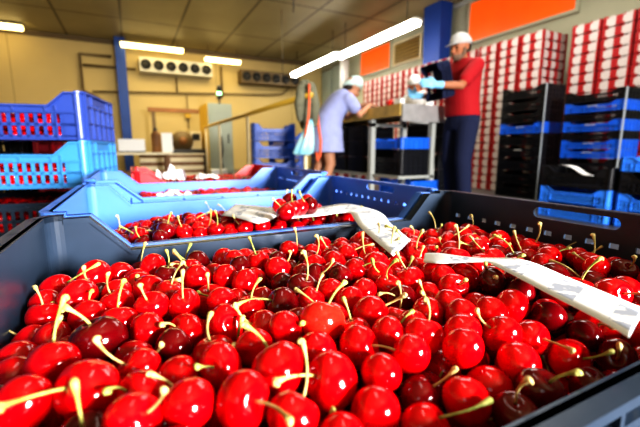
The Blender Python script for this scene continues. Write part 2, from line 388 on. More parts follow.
# ------------------------------------------------------------------ plastic crates
_crates = {}
def crate_meshes(L=.60, W=.43, H=.186, dip=.043, flat=.03, slope=.045, slot_top=.09, handle=True, off=0.0, pitch=.023):
    key = (L, W, H, dip, flat, slope, slot_top, handle, off, pitch)
    if key in _crates: return _crates[key]
    e = .010; t = .004; rc = .020
    hx, hy = L / 2 - e, W / 2 - e            # wall planes (outer faces)
    Hl = H - .004
    out = []
    b = MB(); b.box(-hx, hx, -hy, hy, 0, .006)
    for k in range(7): b.box(-hx + .02 + k * (2 * hx - .05) / 6, -hx + .03 + k * (2 * hx - .05) / 6, -hy + .01, hy - .01, .006, .010)
    out.append(('base_panel', b.mesh('base_panel')))
    # long walls
    xc = hx - rc
    prof = [(-xc, Hl), (-hx + flat, Hl), (-hx + flat + slope, Hl - dip), (hx - flat - slope, Hl - dip), (hx - flat, Hl), (xc, Hl)]
    if prof[1][0] < prof[0][0]: prof[1] = (prof[0][0] + .004, Hl); prof[4] = (-prof[1][0], Hl)
    for s in (-1, 1):
        b = MB()
        ya, yb_ = sorted((s * hy, s * (hy - t)))
        yo, yi = s * (hy + e), s * (hy - t - .002)
        fa, fb = sorted((yo, yi))
        for p, q in zip(prof[:-1], prof[1:]):          # upper band
            b.prism([(p[0], slot_top), (q[0], slot_top), (q[0], q[1]), (p[0], p[1])], 'y', ya, yb_)
            b.prism([(p[0], p[1] - .006), (q[0], q[1] - .006), (q[0], q[1]), (p[0], p[1])], 'y', fa, fb)
        b.box(-xc, xc, ya, yb_, 0, .016)
        mid = (.016 + slot_top) / 2
        b.box(-xc, xc, ya, yb_, mid - .005, mid + .005)
        x0 = xc - .045
        b.box(-xc, -x0, ya, yb_, .01, slot_top); b.box(x0, xc, ya, yb_, .01, slot_top)
        n = int(2 * x0 / pitch)
        for k in range(n + 1):
            x = -x0 + k * 2 * x0 / n
            b.box(x - pitch * .22, x + pitch * .22, ya, yb_, .01, slot_top)
        # stiffening ribs and ledges outside
        oa, ob = sorted((s * hy, s * (hy + e * .8)))
        for z in (.0, slot_top + .002, Hl - dip - .022):
            b.box(-xc, xc, oa, ob, z, z + .005)
        nr = 6
        for k in range(nr + 1):
            x = -xc + k * 2 * xc / nr
            zt = Hl if abs(x) > hx - flat else (Hl - dip)
            b.box(x - .002, x + .002, oa, ob, slot_top if 0 < k < nr else 0, zt - .003)
        for x in (-hx + flat + slope * .6, hx - flat - slope * .6): b.box(x - .002, x + .002, oa, ob, 0, Hl - dip)
        out.append(('side_wall', b.mesh('side_wall')))
    # end walls with a hand hole and a row of small slots
    yc = hy - rc
    z1, z2, z3, z4 = H * .765, H * .80, H * .885, H * .965
    for s in (-1, 1):
        b = MB(); holes = s == 1 or handle == 'both'
        xa, xb = sorted((s * hx, s * (hx - t)))
        b.box(xa, xb, -yc, yc, 0, z1)
        n = int(2 * yc / .026)
        if not holes: b.box(xa, xb, -yc, yc, z1, z2)
        for k in range(n + 1 if holes else 0):
            y = -yc + k * 2 * yc / n; b.box(xa, xb, max(-yc, y - .008), min(yc, y + .008), z1, z2)
        b.box(xa, xb, -yc, yc, z2, z3)
        if handle == 'both' or (handle and s == 1):
            hl = .046; rr = (z4 - z3) / 2; zc = (z3 + z4) / 2
            for q in (-1, 1):
                arc = [(off + q * (hl + math.cos(a) * rr), zc + math.sin(a) * rr) for a in [(-.5 + k / 8) * PI for k in range(9)]]
                b.prism([(q * yc, z3)] + arc + [(q * yc, z4)], 'x', xa, xb)
            oa, ob = sorted((s * hx, s * (hx + e)))
        else: b.box(xa, xb, -yc, yc, z3, z4)
        b.box(xa, xb, -yc, yc, z4, H)
        fa, fb = sorted((s * (hx + e), s * (hx - t - .002)))
        b.box(fa, fb, -yc, yc, H - .006, H)
        oa, ob = sorted((s * hx, s * (hx + e * .8)))
        for z in (0, H * .35, z1 - .01): b.box(oa, ob, -yc, yc, z, z + .005)
        for k in range(6):
            y = -yc + k * 2 * yc / 5; b.box(oa, ob, y - .002, y + .002, 0, z1 if abs(y) < .06 else H)
        out.append(('end_wall', b.mesh('end_wall')))
    for sx in (-1, 1):
        for sy in (-1, 1):
            b = MB(); cx, cy = sx * (hx - rc), sy * (hy - rc)
            def arc(r): return [(cx + sx * r * math.cos(a), cy + sy * r * math.sin(a)) for a in [k * PI / 12 for k in range(7)]]
            o_, i_ = arc(rc), arc(rc - t); f_ = arc(rc + e)
            for (A, B, za, zb) in ((o_, i_, 0, H), (f_, i_, H - .006, H)):
                n = len(A)
                vs = [(p[0], p[1], za) for p in A] + [(p[0], p[1], za) for p in B] + [(p[0], p[1], zb) for p in A] + [(p[0], p[1], zb) for p in B]
                fs = []
                for k in range(n - 1):
                    fs += [(k, k + 1, n + k + 1, n + k), (2 * n + k, 3 * n + k, 3 * n + k + 1, 2 * n + k + 1), (k, 2 * n + k, 2 * n + k + 1, k + 1), (n + k, n + k + 1, 3 * n + k + 1, 3 * n + k)]
                fs += [(0, n, 3 * n, 2 * n), (n - 1, 3 * n - 1, 4 * n - 1, 2 * n - 1)]
                b.add(vs, fs, False)
            out.append(('corner_post', b.mesh('corner_post')))
    for nme, me in out:                       # make every shell face outwards
        bm = bmesh.new(); bm.from_mesh(me); bmesh.ops.recalc_face_normals(bm, faces=bm.faces); bm.to_mesh(me); bm.free()
        me.materials.append(None)
    _crates[key] = out
    return out
def crate(label, m, loc, rz=0, group=None, zs=1.0, cat='crate', name='plastic_crate', plate=None, **kw):
    t = thing(name, label, cat, loc, rz, group); t.scale = (1, 1, zs)
    for nme, me in crate_meshes(**kw):
        o = link(nme, me, t); setmat(o, m)
    if plate:
        W = kw.get('W', .43); L = kw.get('L', .6); Hh = kw.get('H', .186)
        MB().box(-.05, .05, W / 2 - .008, W / 2 - .002, Hh * .55, Hh * .68).build('label_plate', M['white'], t)['label'] = 'small white label plate'
    return t

# ------------------------------------------------------------------ cherries
def cherry_mesh(name, n=24, m=16, seed=0, sq=1.0):
    """unit radius: heart-like fruit with a dimple round the stalk and a faint seam"""
    r_ = random.Random(seed); b = MB(); vs = [];
    lop = r_.uniform(-.05, .05); el = r_.uniform(-.04, .07)
    def pt(ph, a):
        d = 1 - .26 * math.exp(-(ph / .36) ** 2) - .035 * math.exp(-((PI - ph) / .3) ** 2)
        w = 1 + .05 * math.sin(ph) * math.cos(a) + el * math.sin(ph) * math.cos(2 * a)
        seam = 1 - .022 * math.exp(-(math.sin((a - .4) / 2) / .12) ** 2) * math.sin(ph)
        x = d * math.sin(ph) * math.cos(a) * w * seam * 1.02; y = d * math.sin(ph) * math.sin(a) * w * seam * .97
        z = d * math.cos(ph) * .96 + lop * math.sin(ph) * math.cos(a)
        return (x, y, z)
    vs.append(pt(0, 0))
    for k in range(1, m):
        for i in range(n): vs.append(pt(PI * k / m, 2 * PI * i / n))
    vs.append(pt(PI, 0)); fs = []
    for i in range(n): fs.append((0, 1 + i, 1 + (i + 1) % n))
    for k in range(m - 2):
        for i in range(n):
            a = 1 + k * n; fs.append((a + i, a + n + i, a + n + (i + 1) % n, a + (i + 1) % n))
    q = 1 + (m - 2) * n
    for i in range(n): fs.append((len(vs) - 1, q + (i + 1) % n, q + i))
    b.add(vs, fs, True); me = b.mesh(name); me.materials.append(None); return me
CH = [cherry_mesh('cherry_%s' % w, 28, 18, k) for k, w in enumerate(('round', 'plump', 'heart'))]
CHL = cherry_mesh('cherry_small', 14, 9, 5)
def stem_mesh(seed):
    r_ = random.Random(seed); ln = r_.uniform(1.1, 2.2); bend = r_.uniform(-1.0, 1.0); b2 = r_.uniform(-.6, .6)
    pts = [(0, 0, .66)]; n = 9
    for k in range(1, n + 1):
        t = k / n; pts.append((bend * t * t * ln * .5, b2 * math.sin(t * 2.4) * .5, .66 + ln * t * (1 - .10 * abs(bend) * t)))
    rad = [.068, .062, .058, .056, .055, .056, .062, .076, .115, .14]
    b = MB(); b.tube(pts, rad, 8); b.ball(pts[-1], (.17, .13, .11), 8, 6); b.ball((pts[-1][0] + .09, pts[-1][1] + .04, pts[-1][2] - .08), (.10, .09, .10), 7, 5)
    me = b.mesh('stem'); me.materials.append(None); return me
STEMS = [stem_mesh(k) for k in range(8)]

def surface(c, x, y, L=.62, W=.43, zc=.472):
    """height of the fruit centres: heaped in the middle, lower along the walls"""
    hx, hy = L / 2 - .014, W / 2 - .014
    dx = min(x - (c[0] - hx), c[0] + hx - x); dy = min(y - (c[1] - hy), c[1] + hy - y)
    z = zc - .026 * max(0, 1 - max(0, dy) / .07) - .010 * max(0, 1 - max(0, dx) / .05)
    if c is C2: z -= .024 * min(1, max(0, (y - c[1] + .02) / .16)) + .034 * max(0, 1 - dx / .13)
    return z + .004 * math.sin(x * 37 + 1) * math.cos(y * 41)
def pack(c, pins, L=.62, W=.43, zc=.472, seed=1, rmean=.0139):
    """one close-packed top layer of fruit plus the layer under it; returns (x,y,z,r,kind)"""
    r_ = random.Random(seed); hx, hy = L / 2 - .0145, W / 2 - .0145
    P = []
    for p in pins:
        r = min(.0162, max(.0124, p[2]))
        P.append([p[0], p[1], (p[4] if len(p) > 4 else surface(c, p[0], p[1], L, W, zc)) + .003, r, p[3], 1.0])
    tries = 0
    while tries < 9000:                       # fillers in the gaps of the top layer
        tries += 1
        r = r_.gauss(rmean, .0008); x = r_.uniform(c[0] - hx + r, c[0] + hx - r); y = r_.uniform(c[1] - hy + r, c[1] + hy - r)
        z = surface(c, x, y, L, W, zc) + r_.uniform(-.007, .002)
        if all((x - q[0]) ** 2 + (y - q[1]) ** 2 + (z - q[2]) ** 2 > (.86 * (r + q[3])) ** 2 for q in P):
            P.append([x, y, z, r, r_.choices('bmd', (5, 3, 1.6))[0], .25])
    ntop = len(P)
    tries = 0
    while tries < 7000:
        tries += 1
        r = r_.gauss(rmean, .0008); x = r_.uniform(c[0] - hx + r, c[0] + hx - r); y = r_.uniform(c[1] - hy + r, c[1] + hy - r)
        z = surface(c, x, y, L, W, zc) - .021 + r_.uniform(-.004, .003)
        if all((x - q[0]) ** 2 + (y - q[1]) ** 2 + (z - q[2]) ** 2 > (.84 * (r + q[3])) ** 2 for q in P):
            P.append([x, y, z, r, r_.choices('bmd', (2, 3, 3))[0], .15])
    tries = 0; n2 = len(P)
    while tries < 4000:
        tries += 1
        r = r_.gauss(rmean, .0008); x = r_.uniform(c[0] - hx + r, c[0] + hx - r); y = r_.uniform(c[1] - hy + r, c[1] + hy - r)
        z = surface(c, x, y, L, W, zc) - .044
        if all((x - q[0]) ** 2 + (y - q[1]) ** 2 + (z - q[2]) ** 2 > (.80 * (r + q[3])) ** 2 for q in P[ntop:]):
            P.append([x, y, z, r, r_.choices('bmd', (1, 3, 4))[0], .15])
    A = np.array([[q[0], q[1], q[2]] for q in P]); rad = np.array([q[3] for q in P]); stiff = np.array([q[5] for q in P])
    home = A.copy(); inv = 1 / (stiff + .3)
    for it in range(140):                     # push apart until nothing overlaps
        D = A[:, None, :] - A[None, :, :]; d = np.sqrt((D ** 2).sum(2)) + np.eye(len(A))
        ov = np.maximum(0, (rad[:, None] + rad[None, :]) * .985 - d); np.fill_diagonal(ov, 0)
        w = inv[:, None] / (inv[:, None] + inv[None, :])
        A = A + (D / d[:, :, None] * (ov * w)[:, :, None]).sum(1) * .55
        if it < 110: A = A + (home - A) * (stiff * .03)[:, None]
        A[:, 2] = np.maximum(A[:, 2], .353 + rad)
        A[:, 0] = np.clip(A[:, 0], c[0] - hx + rad, c[0] + hx - rad); A[:, 1] = np.clip(A[:, 1], c[1] - hy + rad, c[1] + hy - rad)
    return [(A[k][0], A[k][1], A[k][2], rad[k], P[k][4], k < ntop, P[k][5]) for k in range(len(P))]

PINS = "-0.069,0.405,0.0149,b -0.041,0.409,0.0176,b -0.048,0.358,0.0153,b -0.041,0.317,0.0129,b -0.067,0.35,0.0105,b -0.017,0.368,0.0136,b -0.074,0.284,0.0128,b -0.058,0.306,0.0107,b -0.048,0.251,0.0143,b -0.027,0.269,0.0166,d -0.028,0.212,0.0158,b -0.057,0.215,0.0139,b -0.019,0.334,0.0124,b -0.017,0.289,0.0115,b 0.012,0.426,0.0141,b 0.027,0.397,0.0113,d 0.052,0.365,0.0148,b 0.045,0.399,0.0106,b 0.087,0.426,0.0129,b 0.117,0.444,0.0137,b 0.073,0.357,0.0129,b 0.087,0.338,0.0135,b 0.02,0.333,0.0122,b -0.007,0.374,0.0121,b 0.028,0.298,0.0119,b 0.059,0.297,0.0133,b 0.053,0.254,0.0137,b 0.004,0.302,0.0124,b 0.08,0.272,0.012,b 0.001,0.273,0.0099,b 0.116,0.382,0.0132,b 0.017,0.246,0.0125,d -0.002,0.223,0.0093,b -0.002,0.199,0.0121,b 0.012,0.211,0.008,b 0.033,0.209,0.0124,b 0.016,0.175,0.0108,b 0.041,0.167,0.0136,b 0.059,0.216,0.0115,b -0.008,0.18,0.0095,b 0.171,0.427,0.0115,b 0.193,0.406,0.01,b 0.17,0.355,0.0132,b 0.199,0.357,0.0137,b 0.253,0.438,0.0126,b 0.232,0.324,0.0154,b 0.256,0.32,0.0134,b 0.156,0.316,0.0129,d 0.171,0.302,0.0117,d 0.13,0.352,0.0136,b 0.1,0.266,0.0137,d 0.157,0.255,0.0127,b 0.159,0.226,0.0149,b 0.15,0.278,0.0089,b 0.092,0.295,0.0121,b 0.112,0.219,0.0149,o 0.226,0.374,0.0121,b 0.122,0.268,0.0109,b 0.204,0.265,0.0121,b 0.176,0.265,0.0098,b 0.067,0.187,0.0157,b 0.092,0.169,0.0148,b 0.123,0.188,0.013,b 0.105,0.139,0.0138,b 0.087,0.225,0.0104,b 0.154,0.19,0.0111,b 0.062,0.151,0.0117,b 0.082,0.135,0.0095,b 0.12,0.16,0.0104,b 0.297,0.339,0.0158,b 0.273,0.28,0.0136,b 0.233,0.268,0.0145,b 0.411,0.372,0.0143,b 0.401,0.345,0.0149,b 0.395,0.373,0.0127,b 0.382,0.316,0.0126,b 0.455,0.343,0.0155,b 0.46,0.298,0.0157,b 0.323,0.267,0.0129,b 0.199,0.241,0.0121,d 0.251,0.228,0.0125,b 0.2,0.209,0.0127,b 0.214,0.189,0.0129,b 0.242,0.184,0.0133,b 0.292,0.221,0.0121,d 0.296,0.2,0.0106,d 0.264,0.255,0.0117,b 0.321,0.209,0.0094,d 0.143,0.161,0.0116,b 0.164,0.18,0.0116,b 0.177,0.154,0.0127,b 0.156,0.127,0.0131,b 0.221,0.154,0.0117,b 0.207,0.134,0.0131,b 0.17,0.112,0.0095,d 0.196,0.114,0.0101,d 0.154,0.1,0.0096,d 0.131,0.112,0.0096,b 0.125,0.12,0.0064,b 0.28,0.163,0.0109,d 0.253,0.132,0.0087,b 0.241,0.151,0.0105,b 0.192,0.106,0.0118,d 0.24,0.11,0.0103,d 0.286,0.119,0.0116,d 0.289,0.142,0.0096,d 0.501,0.278,0.0118,b 0.429,0.206,0.0106,b 0.428,0.255,0.0129,b 0.456,0.192,0.0106,d 0.525,0.229,0.011,b 0.471,0.246,0.012,b"
pins1 = []
for t_ in PINS.split():
    q = t_.split(','); pins1.append((float(q[0]), float(q[1]), float(q[2]), q[3]))
C1, C2, C3, C4 = (.207, .292), (.207, .727), (.207, 1.172), (.285, 1.64)
ZB = .342
# fruit resting on the paper in the second crate
pins2 = [(x, y, .0138, k, .504) for x, y, k in ((0.225, 0.603, 'b'), (0.269, 0.669, 'd'), (0.238, 0.571, 'm'), (0.253, 0.576, 'b'), (0.288, 0.628, 'm'), (0.272, 0.579, 'd'), (0.211, 0.539, 'm'))]
f1 = pack(C1, pins1, seed=3); f2 = pack(C2, [], seed=11, rmean=.0132)
f2 = f2 + [(p[0], p[1], p[4], p[2], p[3], True, 2.0) for p in pins2]
allf = [(q, 0) for q in f1] + [(q, 1) for q in f2]

# how much of every fruit the camera sees (painter's buffer of discs, hidden by the near crate's rim)
BW, BH = 640, 427
zb = np.full((BH, BW), 9.0); idb = np.full((BH, BW), -1, int)
yy, xx = np.mgrid[0:BH, 0:BW]
def rim_z(x): return .524 if (x < -.03 or x > .45) else .487
for k, (q, ci) in enumerate(allf):
    px, py, d = proj(q[:3])
    if d < .03: continue
    rp = q[3] * F / d
    xa, xb, ya, yb2 = int(max(0, px - rp)), int(min(BW, px + rp + 1)), int(max(0, py - rp)), int(min(BH, py + rp + 1))
    if xa >= xb or ya >= yb2: continue
    sx, sy = xx[ya:yb2, xa:xb], yy[ya:yb2, xa:xb]
    rr = ((sx + .5 - px) ** 2 + (sy + .5 - py) ** 2) / rp ** 2
    ok = rr < 1
    if ci == 1:
        t_ = .507 / q[1]; zz = CZ + (q[2] + q[3] * (1 - 2 * (sy + .5 - (py - rp)) / (2 * rp)) - CZ) * t_
        ok &= zz > rim_z(q[0] * t_)
    dep = d - q[3] * np.sqrt(np.maximum(0, 1 - rr)) * .8
    ok &= dep < zb[ya:yb2, xa:xb]
    zb[ya:yb2, xa:xb][ok] = dep[ok]; idb[ya:yb2, xa:xb][ok] = k
vis = np.bincount(idb[idb >= 0].ravel(), minlength=len(allf))
order = [k for k in np.argsort(-vis) if vis[k] >= 6][:300]
for k, (q, ci) in enumerate(allf):            # the fruit lying on the paper is always single
    if q[6] == 2.0 and k not in order: order[-1 - sum(1 for z in order[-8:] if allf[z][0][6] == 2.0)] = k
order = sorted(set(int(k) for k in order)); chosen = set(order)

COLW = {'b': 'bright red', 'm': 'deep red', 'd': 'dark burgundy', 'o': 'pale orange-red'}
KEYM = {'b': 'cherry_b', 'm': 'cherry_m', 'd': 'cherry_d', 'o': 'cherry_o'}
def zone(q, ci):
    if q[6] == 2.0: return 'on paper strip in blue crate'
    u = (q[0] - (C1[0] - .3)) / .6
    v = (q[1] - ((C1, C2)[ci][1] - .215)) / .43
    us = ['left', 'left centre', 'centre', 'right centre', 'right'][min(4, max(0, int(u * 5)))]
    if ci == 0: return ('front', 'near middle', 'far middle', 'back')[min(3, max(0, int(v * 4)))] + ' ' + us + ' of dark crate'
    return ('front', 'back')[min(1, max(0, int(v * 2)))] + ' ' + us + ' of blue crate'
rs_ = random.Random(21); recs = []
for k in order:
    q, ci = allf[k]
    has = rs_.random() < (.60 if ci == 0 else .45)
    cm = random.Random(k)
    az = cm.uniform(0, 2 * PI)
    if has:
        tilt = cm.choice((cm.uniform(.2, .6), cm.uniform(.6, 1.25), cm.uniform(.8, 1.3)))
        if q[1] > (C1, C2)[ci][1] + .15: tilt = cm.uniform(.05, .45)
        if tilt > .6: az = cm.uniform(-PI, 0) if cm.random() < .55 else az
    else: tilt = cm.uniform(.8, 2.6)
    d = Vector((math.sin(tilt) * math.cos(az), math.sin(tilt) * math.sin(az), math.cos(tilt)))
    word = '' if not has else ('with upright stem ' if tilt < .6 else 'with slanting stem ')
    recs.append([k, q, ci, has, d, '%s cherry %s' % (COLW[q[4]], word), zone(q, ci), az])
groups = {}
for r in recs: groups.setdefault((r[5], r[6]), []).append(r)
protos = {}
for (w, z), L_ in groups.items():
    L_.sort(key=lambda r: proj(r[1][:3])[0])
    n = len(L_)
    for i, (k, q, ci, has, d, _, _, az) in enumerate(L_):
        pos = ''
        if n == 2: pos = (', left of two', ', right of two')[i]
        elif n > 2: pos = ', leftmost' if i == 0 else ', rightmost' if i == n - 1 else ', %s from left' % ORD[i + 1]
        if n == 1 and not has: pos = ''
        o = bpy.data.objects.new('cherry', CH[k % 3]); col.objects.link(o)
        o.location = q[:3]; s = q[3] * (1.04 if has else 1.0); o.scale = (s, s, s)
        o.rotation_mode = 'QUATERNION'
        o.rotation_quaternion = d.to_track_quat('Z', 'Y') @ Matrix.Rotation(az * 1.7, 4, 'Z').to_quaternion()
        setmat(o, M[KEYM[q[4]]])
        tag(o, ' '.join((w.strip() + ', ' + z + pos).split()).replace(' ,', ','), 'cherry', 'cherries in the dark front crate' if ci == 0 else ('cherries on the paper strip' if q[6] == 2.0 else 'cherries in the blue middle crate'))
        if has:
            st = bpy.data.objects.new('stem', STEMS[k % 8]); col.objects.link(st); st.parent = o
            setmat(st, M['stem'] if (k * 7) % 5 < 2 else M['stem_tan'])

def pile(name, fruits, label, m='cherry_m', lowres=True):
    """what is left of the heaps: uncountable fruit as one mesh with three skin tones"""
    src = CHL; vs0 = [v.co.copy() for v in src.vertices]; fs0 = [tuple(p.vertices) for p in src.polygons]
    b = MB(); mi = []
    r_ = random.Random(len(fruits))
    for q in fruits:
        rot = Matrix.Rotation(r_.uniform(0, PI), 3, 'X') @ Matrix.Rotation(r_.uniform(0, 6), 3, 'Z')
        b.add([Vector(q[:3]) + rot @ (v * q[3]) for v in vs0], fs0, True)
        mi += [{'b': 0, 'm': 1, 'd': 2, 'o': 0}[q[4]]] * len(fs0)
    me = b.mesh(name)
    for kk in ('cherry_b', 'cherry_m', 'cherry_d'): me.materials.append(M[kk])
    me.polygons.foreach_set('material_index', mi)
    o = link(name, me); return tag(o, label, 'cherries', None, 'stuff')
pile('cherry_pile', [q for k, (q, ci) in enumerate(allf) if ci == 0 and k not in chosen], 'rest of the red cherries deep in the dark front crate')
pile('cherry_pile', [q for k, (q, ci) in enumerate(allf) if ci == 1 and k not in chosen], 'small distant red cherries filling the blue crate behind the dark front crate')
def heap(c, L, W, zc, seed, layers=2, rm=.0133, rz=0, front_only=None):
    r_ = random.Random(seed); out = []; cs, sn = math.cos(rz), math.sin(rz)
    hx, hy = L / 2 - .03, W / 2 - .03
    for l in range(layers):
        step = rm * 2.02; ny = int(2 * hy / (step * .87)); nx = int(2 * hx / step)
        for j in range(ny + 1):
            y = -hy + j * 2 * hy / ny
            if front_only and l > 0 and y > -hy + front_only: continue
            for i in range(nx + 1):
                x = -hx + (i + .5 * (j % 2)) * step
                if x > hx: continue
                z = zc - l * rm * 1.75 - .012 * (abs(x) / hx) ** 4 + r_.uniform(-.004, .005)
                X, Y = x + r_.uniform(-.003, .003), y + r_.uniform(-.003, .003)
                out.append((c[0] + X * cs - Y * sn, c[1] + X * sn + Y * cs, z, rm * r_.uniform(.93, 1.06), r_.choices('bmd', (4, 3, 2))[0]))
    return out
pile('cherry_pile', heap(C3, .6, .43, .452, 5), 'heap of cherries in the pale blue crate with white paper on top')
pile('cherry_pile', heap(C4, .58, .43, .470, 6), 'heap of cherries in the red crate farthest back on the bench')

# ------------------------------------------------------------------ the four crates on the bench
crate('dark slate crate of cherries in front, nearest the camera', M['slate'], (C1[0], C1[1], ZB), 0, 'crates in a line on the bench', L=.62, flat=.045, slope=.04, off=-.017)
crate('blue crate of cherries right behind the dark front crate', M['skyblue'], (C2[0], C2[1], ZB), 0, 'crates in a line on the bench', L=.62, flat=.045, slope=.04, off=-.03)
crate('pale blue crate of cherries, third in the line on the bench', M['skyblue'], (C3[0], C3[1], ZB), 0, 'crates in a line on the bench', L=.62, H=.195, flat=.06, slope=.05)
crate('red crate of cherries, last in the line on the bench', M['redplastic'], (C4[0], C4[1], ZB), 0, 'crates in a line on the bench', L=.58, flat=.05, slope=.06)
t = thing('work_bench', 'low steel bench carrying the line of cherry crates', 'bench', (.225, .95, 0))
MB().box(-.27, .33, -.90, .93, ZB - .025, ZB).build('bench_top', M['steel'], t)
for sx in (-.24, .27):
    for sy in (-.86, .88): MB().box(sx - .02, sx + .02, sy - .02, sy + .02, 0, ZB - .025).build('leg', M['steel'], t)

# ------------------------------------------------------------------ paper strips and sheets
def ribbon(name, label, cat, pairs, m, sub=6, thick=.0005, kind=None):
    """a paper tape through pairs of edge points, smoothed (Catmull-Rom)"""
    pr = [(Vector(a), Vector(b)) for a, b in pairs]; n = len(pr)
    def cr(p0, p1, p2, p3, t): return .5 * ((2 * p1) + (p2 - p0) * t + (2 * p0 - 5 * p1 + 4 * p2 - p3) * t * t + (3 * p1 - p0 - 3 * p2 + p3) * t ** 3)
    rows = []
    for k in range(n - 1):
        for s in range(sub + (1 if k == n - 2 else 0)):
            t = s / sub; row = []
            for e in (0, 1):
                row.append(cr(pr[max(0, k - 1)][e], pr[k][e], pr[k + 1][e], pr[min(n - 1, k + 2)][e], t))
            rows.append([row[0].lerp(row[1], w / 4) for w in range(5)])
    me = bpy.data.meshes.new(name); bm = bmesh.new(); uvl = bm.loops.layers.uv.new('UVMap')
    V = [[bm.verts.new(p) for p in r] for r in rows]; dist = [0]
    for k in range(1, len(rows)): dist.append(dist[-1] + (rows[k][2] - rows[k - 1][2]).length)
    for k in range(len(rows) - 1):
        for w in range(4):
            f = bm.faces.new((V[k][w], V[k + 1][w], V[k + 1][w + 1], V[k][w + 1])); f.smooth = True
            for lp, (kk, ww) in zip(f.loops, ((k, w), (k + 1, w), (k + 1, w + 1), (k, w + 1))): lp[uvl].uv = (dist[kk], ww / 4)
    bmesh.ops.recalc_face_normals(bm, faces=bm.faces)
    bm.to_mesh(me); bm.free(); me.materials.append(m)
    o = link(name, me); so = o.modifiers.new('thick', 'SOLIDIFY'); so.thickness = thick
    return tag(o, label, cat)
ribbon('paper_strip', 'white paper strip from the blue crate over the dark crate rim onto cherries', 'paper', [((0.241, 0.625, 0.489), (0.213, 0.561, 0.489)), ((0.309, 0.636, 0.49), (0.274, 0.556, 0.49)), ((0.39, 0.664, 0.49), (0.32, 0.566, 0.49)), ((0.4, 0.585, 0.49), (0.335, 0.55, 0.4915)), ((0.375, 0.507, 0.4925), (0.315, 0.507, 0.4925)), ((0.35, 0.455, 0.489), (0.288, 0.44, 0.489)), ((0.305, 0.354, 0.489), (0.241, 0.306, 0.489))], M['paper'])
ribbon('paper_strip', 'white paper sheet lying on the cherries in the blue crate, left of the strip', 'paper', [((0.185, 0.759, 0.49), (0.132, 0.638, 0.49)), ((0.207, 0.709, 0.493), (0.146, 0.581, 0.493)), ((0.236, 0.659, 0.492), (0.162, 0.532, 0.492)), ((0.246, 0.642, 0.488), (0.196, 0.566, 0.488))], M['paper'])
ribbon('paper_strip', 'long white printed paper strip across the right side of the dark crate', 'paper', [((0.282, 0.303, 0.488), (0.257, 0.278, 0.488)), ((0.286, 0.285, 0.492), (0.26, 0.258, 0.492)), ((0.299, 0.254, 0.494), (0.295, 0.237, 0.494)), ((0.33, 0.223, 0.496), (0.287, 0.213, 0.496)), ((0.313, 0.168, 0.497), (0.263, 0.152, 0.497)), ((0.299, 0.131, 0.498), (0.249, 0.117, 0.498)), ((0.289, 0.108, 0.499), (0.236, 0.093, 0.499))], M['paper'])
# ------------------------------------------------------------------ crate stack at the left
a = R(-11); c0 = Vector((-.124, 1.50)); hx, hy = .30, .20
ctr = (c0.x - hx * math.cos(a) - hy * math.sin(a), c0.y - hx * math.sin(a) + hy * math.cos(a))
kwL = dict(L=.60, W=.40, H=.160, dip=.043, flat=.05, slope=.05, slot_top=.085, handle=False, pitch=.024)
def left_crate(label, m, z): return crate(label, m, (ctr[0], ctr[1], z), a, 'crates stacked at the left', **kwL)
left_crate('black crate hidden lowest in the left stack, on the pallet', M['black'], .150)
left_crate('black crate of cherries under the sky blue crate at left', M['slate'], .311)
left_crate('sky blue slotted crate of cherries in the middle of the left stack', M['paleblue'], .472)
left_crate('dark blue slotted crate of cherries on top of the left stack', M['navyblue'], .633)
for z, w in ((.311, 'black crate under the sky blue crate at left'), (.472, 'sky blue crate of the left stack'), (.633, 'dark blue crate on top of the left stack')):
    pile('cherry_pile', heap(ctr, .60, .40, z + .084, int(z * 1000), 4, .0125, a, .035), 'dark red cherries showing through the slots of the ' + w)
def pallet(label, c, w, d, rz=0, h=.128):
    t = thing('wooden_pallet', label, 'pallet', (c[0], c[1], 0), rz)
    for k in range(5): MB().box(-w / 2, w / 2, -d / 2 + k * d * .21, -d / 2 + k * d * .21 + d * .15, h - .02, h).build('deck_board', M['palletwood'], t)
    for k in (-1, 0, 1): MB().box(k * (w / 2 - .05) - .045, k * (w / 2 - .05) + .045, -d / 2, d / 2, 0, h - .02).build('stringer', M['palletwood'], t)
    return t
pallet('wooden pallet on the floor under the left crate stack', ctr, .60, .40, a, .149)
for k in range(4):
    crate(('red crate on the floor', 'red crate second from the floor', 'red crate third from the floor', 'topmost red crate')[k] + ' of the stack behind the left blue crates', M['pink'], (-.26, 2.42, .008 + k * .19), 0, 'red crates behind the left stack', L=.32, W=.4, H=.186, handle=False)
for k in range(4):
    crate(('black crate on the floor', 'black crate second from the floor', 'black crate third from the floor', 'topmost black crate')[k] + ' added to darken the gap in the left stack', M['black'], (-.735, 2.42, .008 + k * .19), 0, 'black crates added behind the left stack', W=.4, H=.186, handle=False)  # stack added so the gap above the sky blue crate looks dark

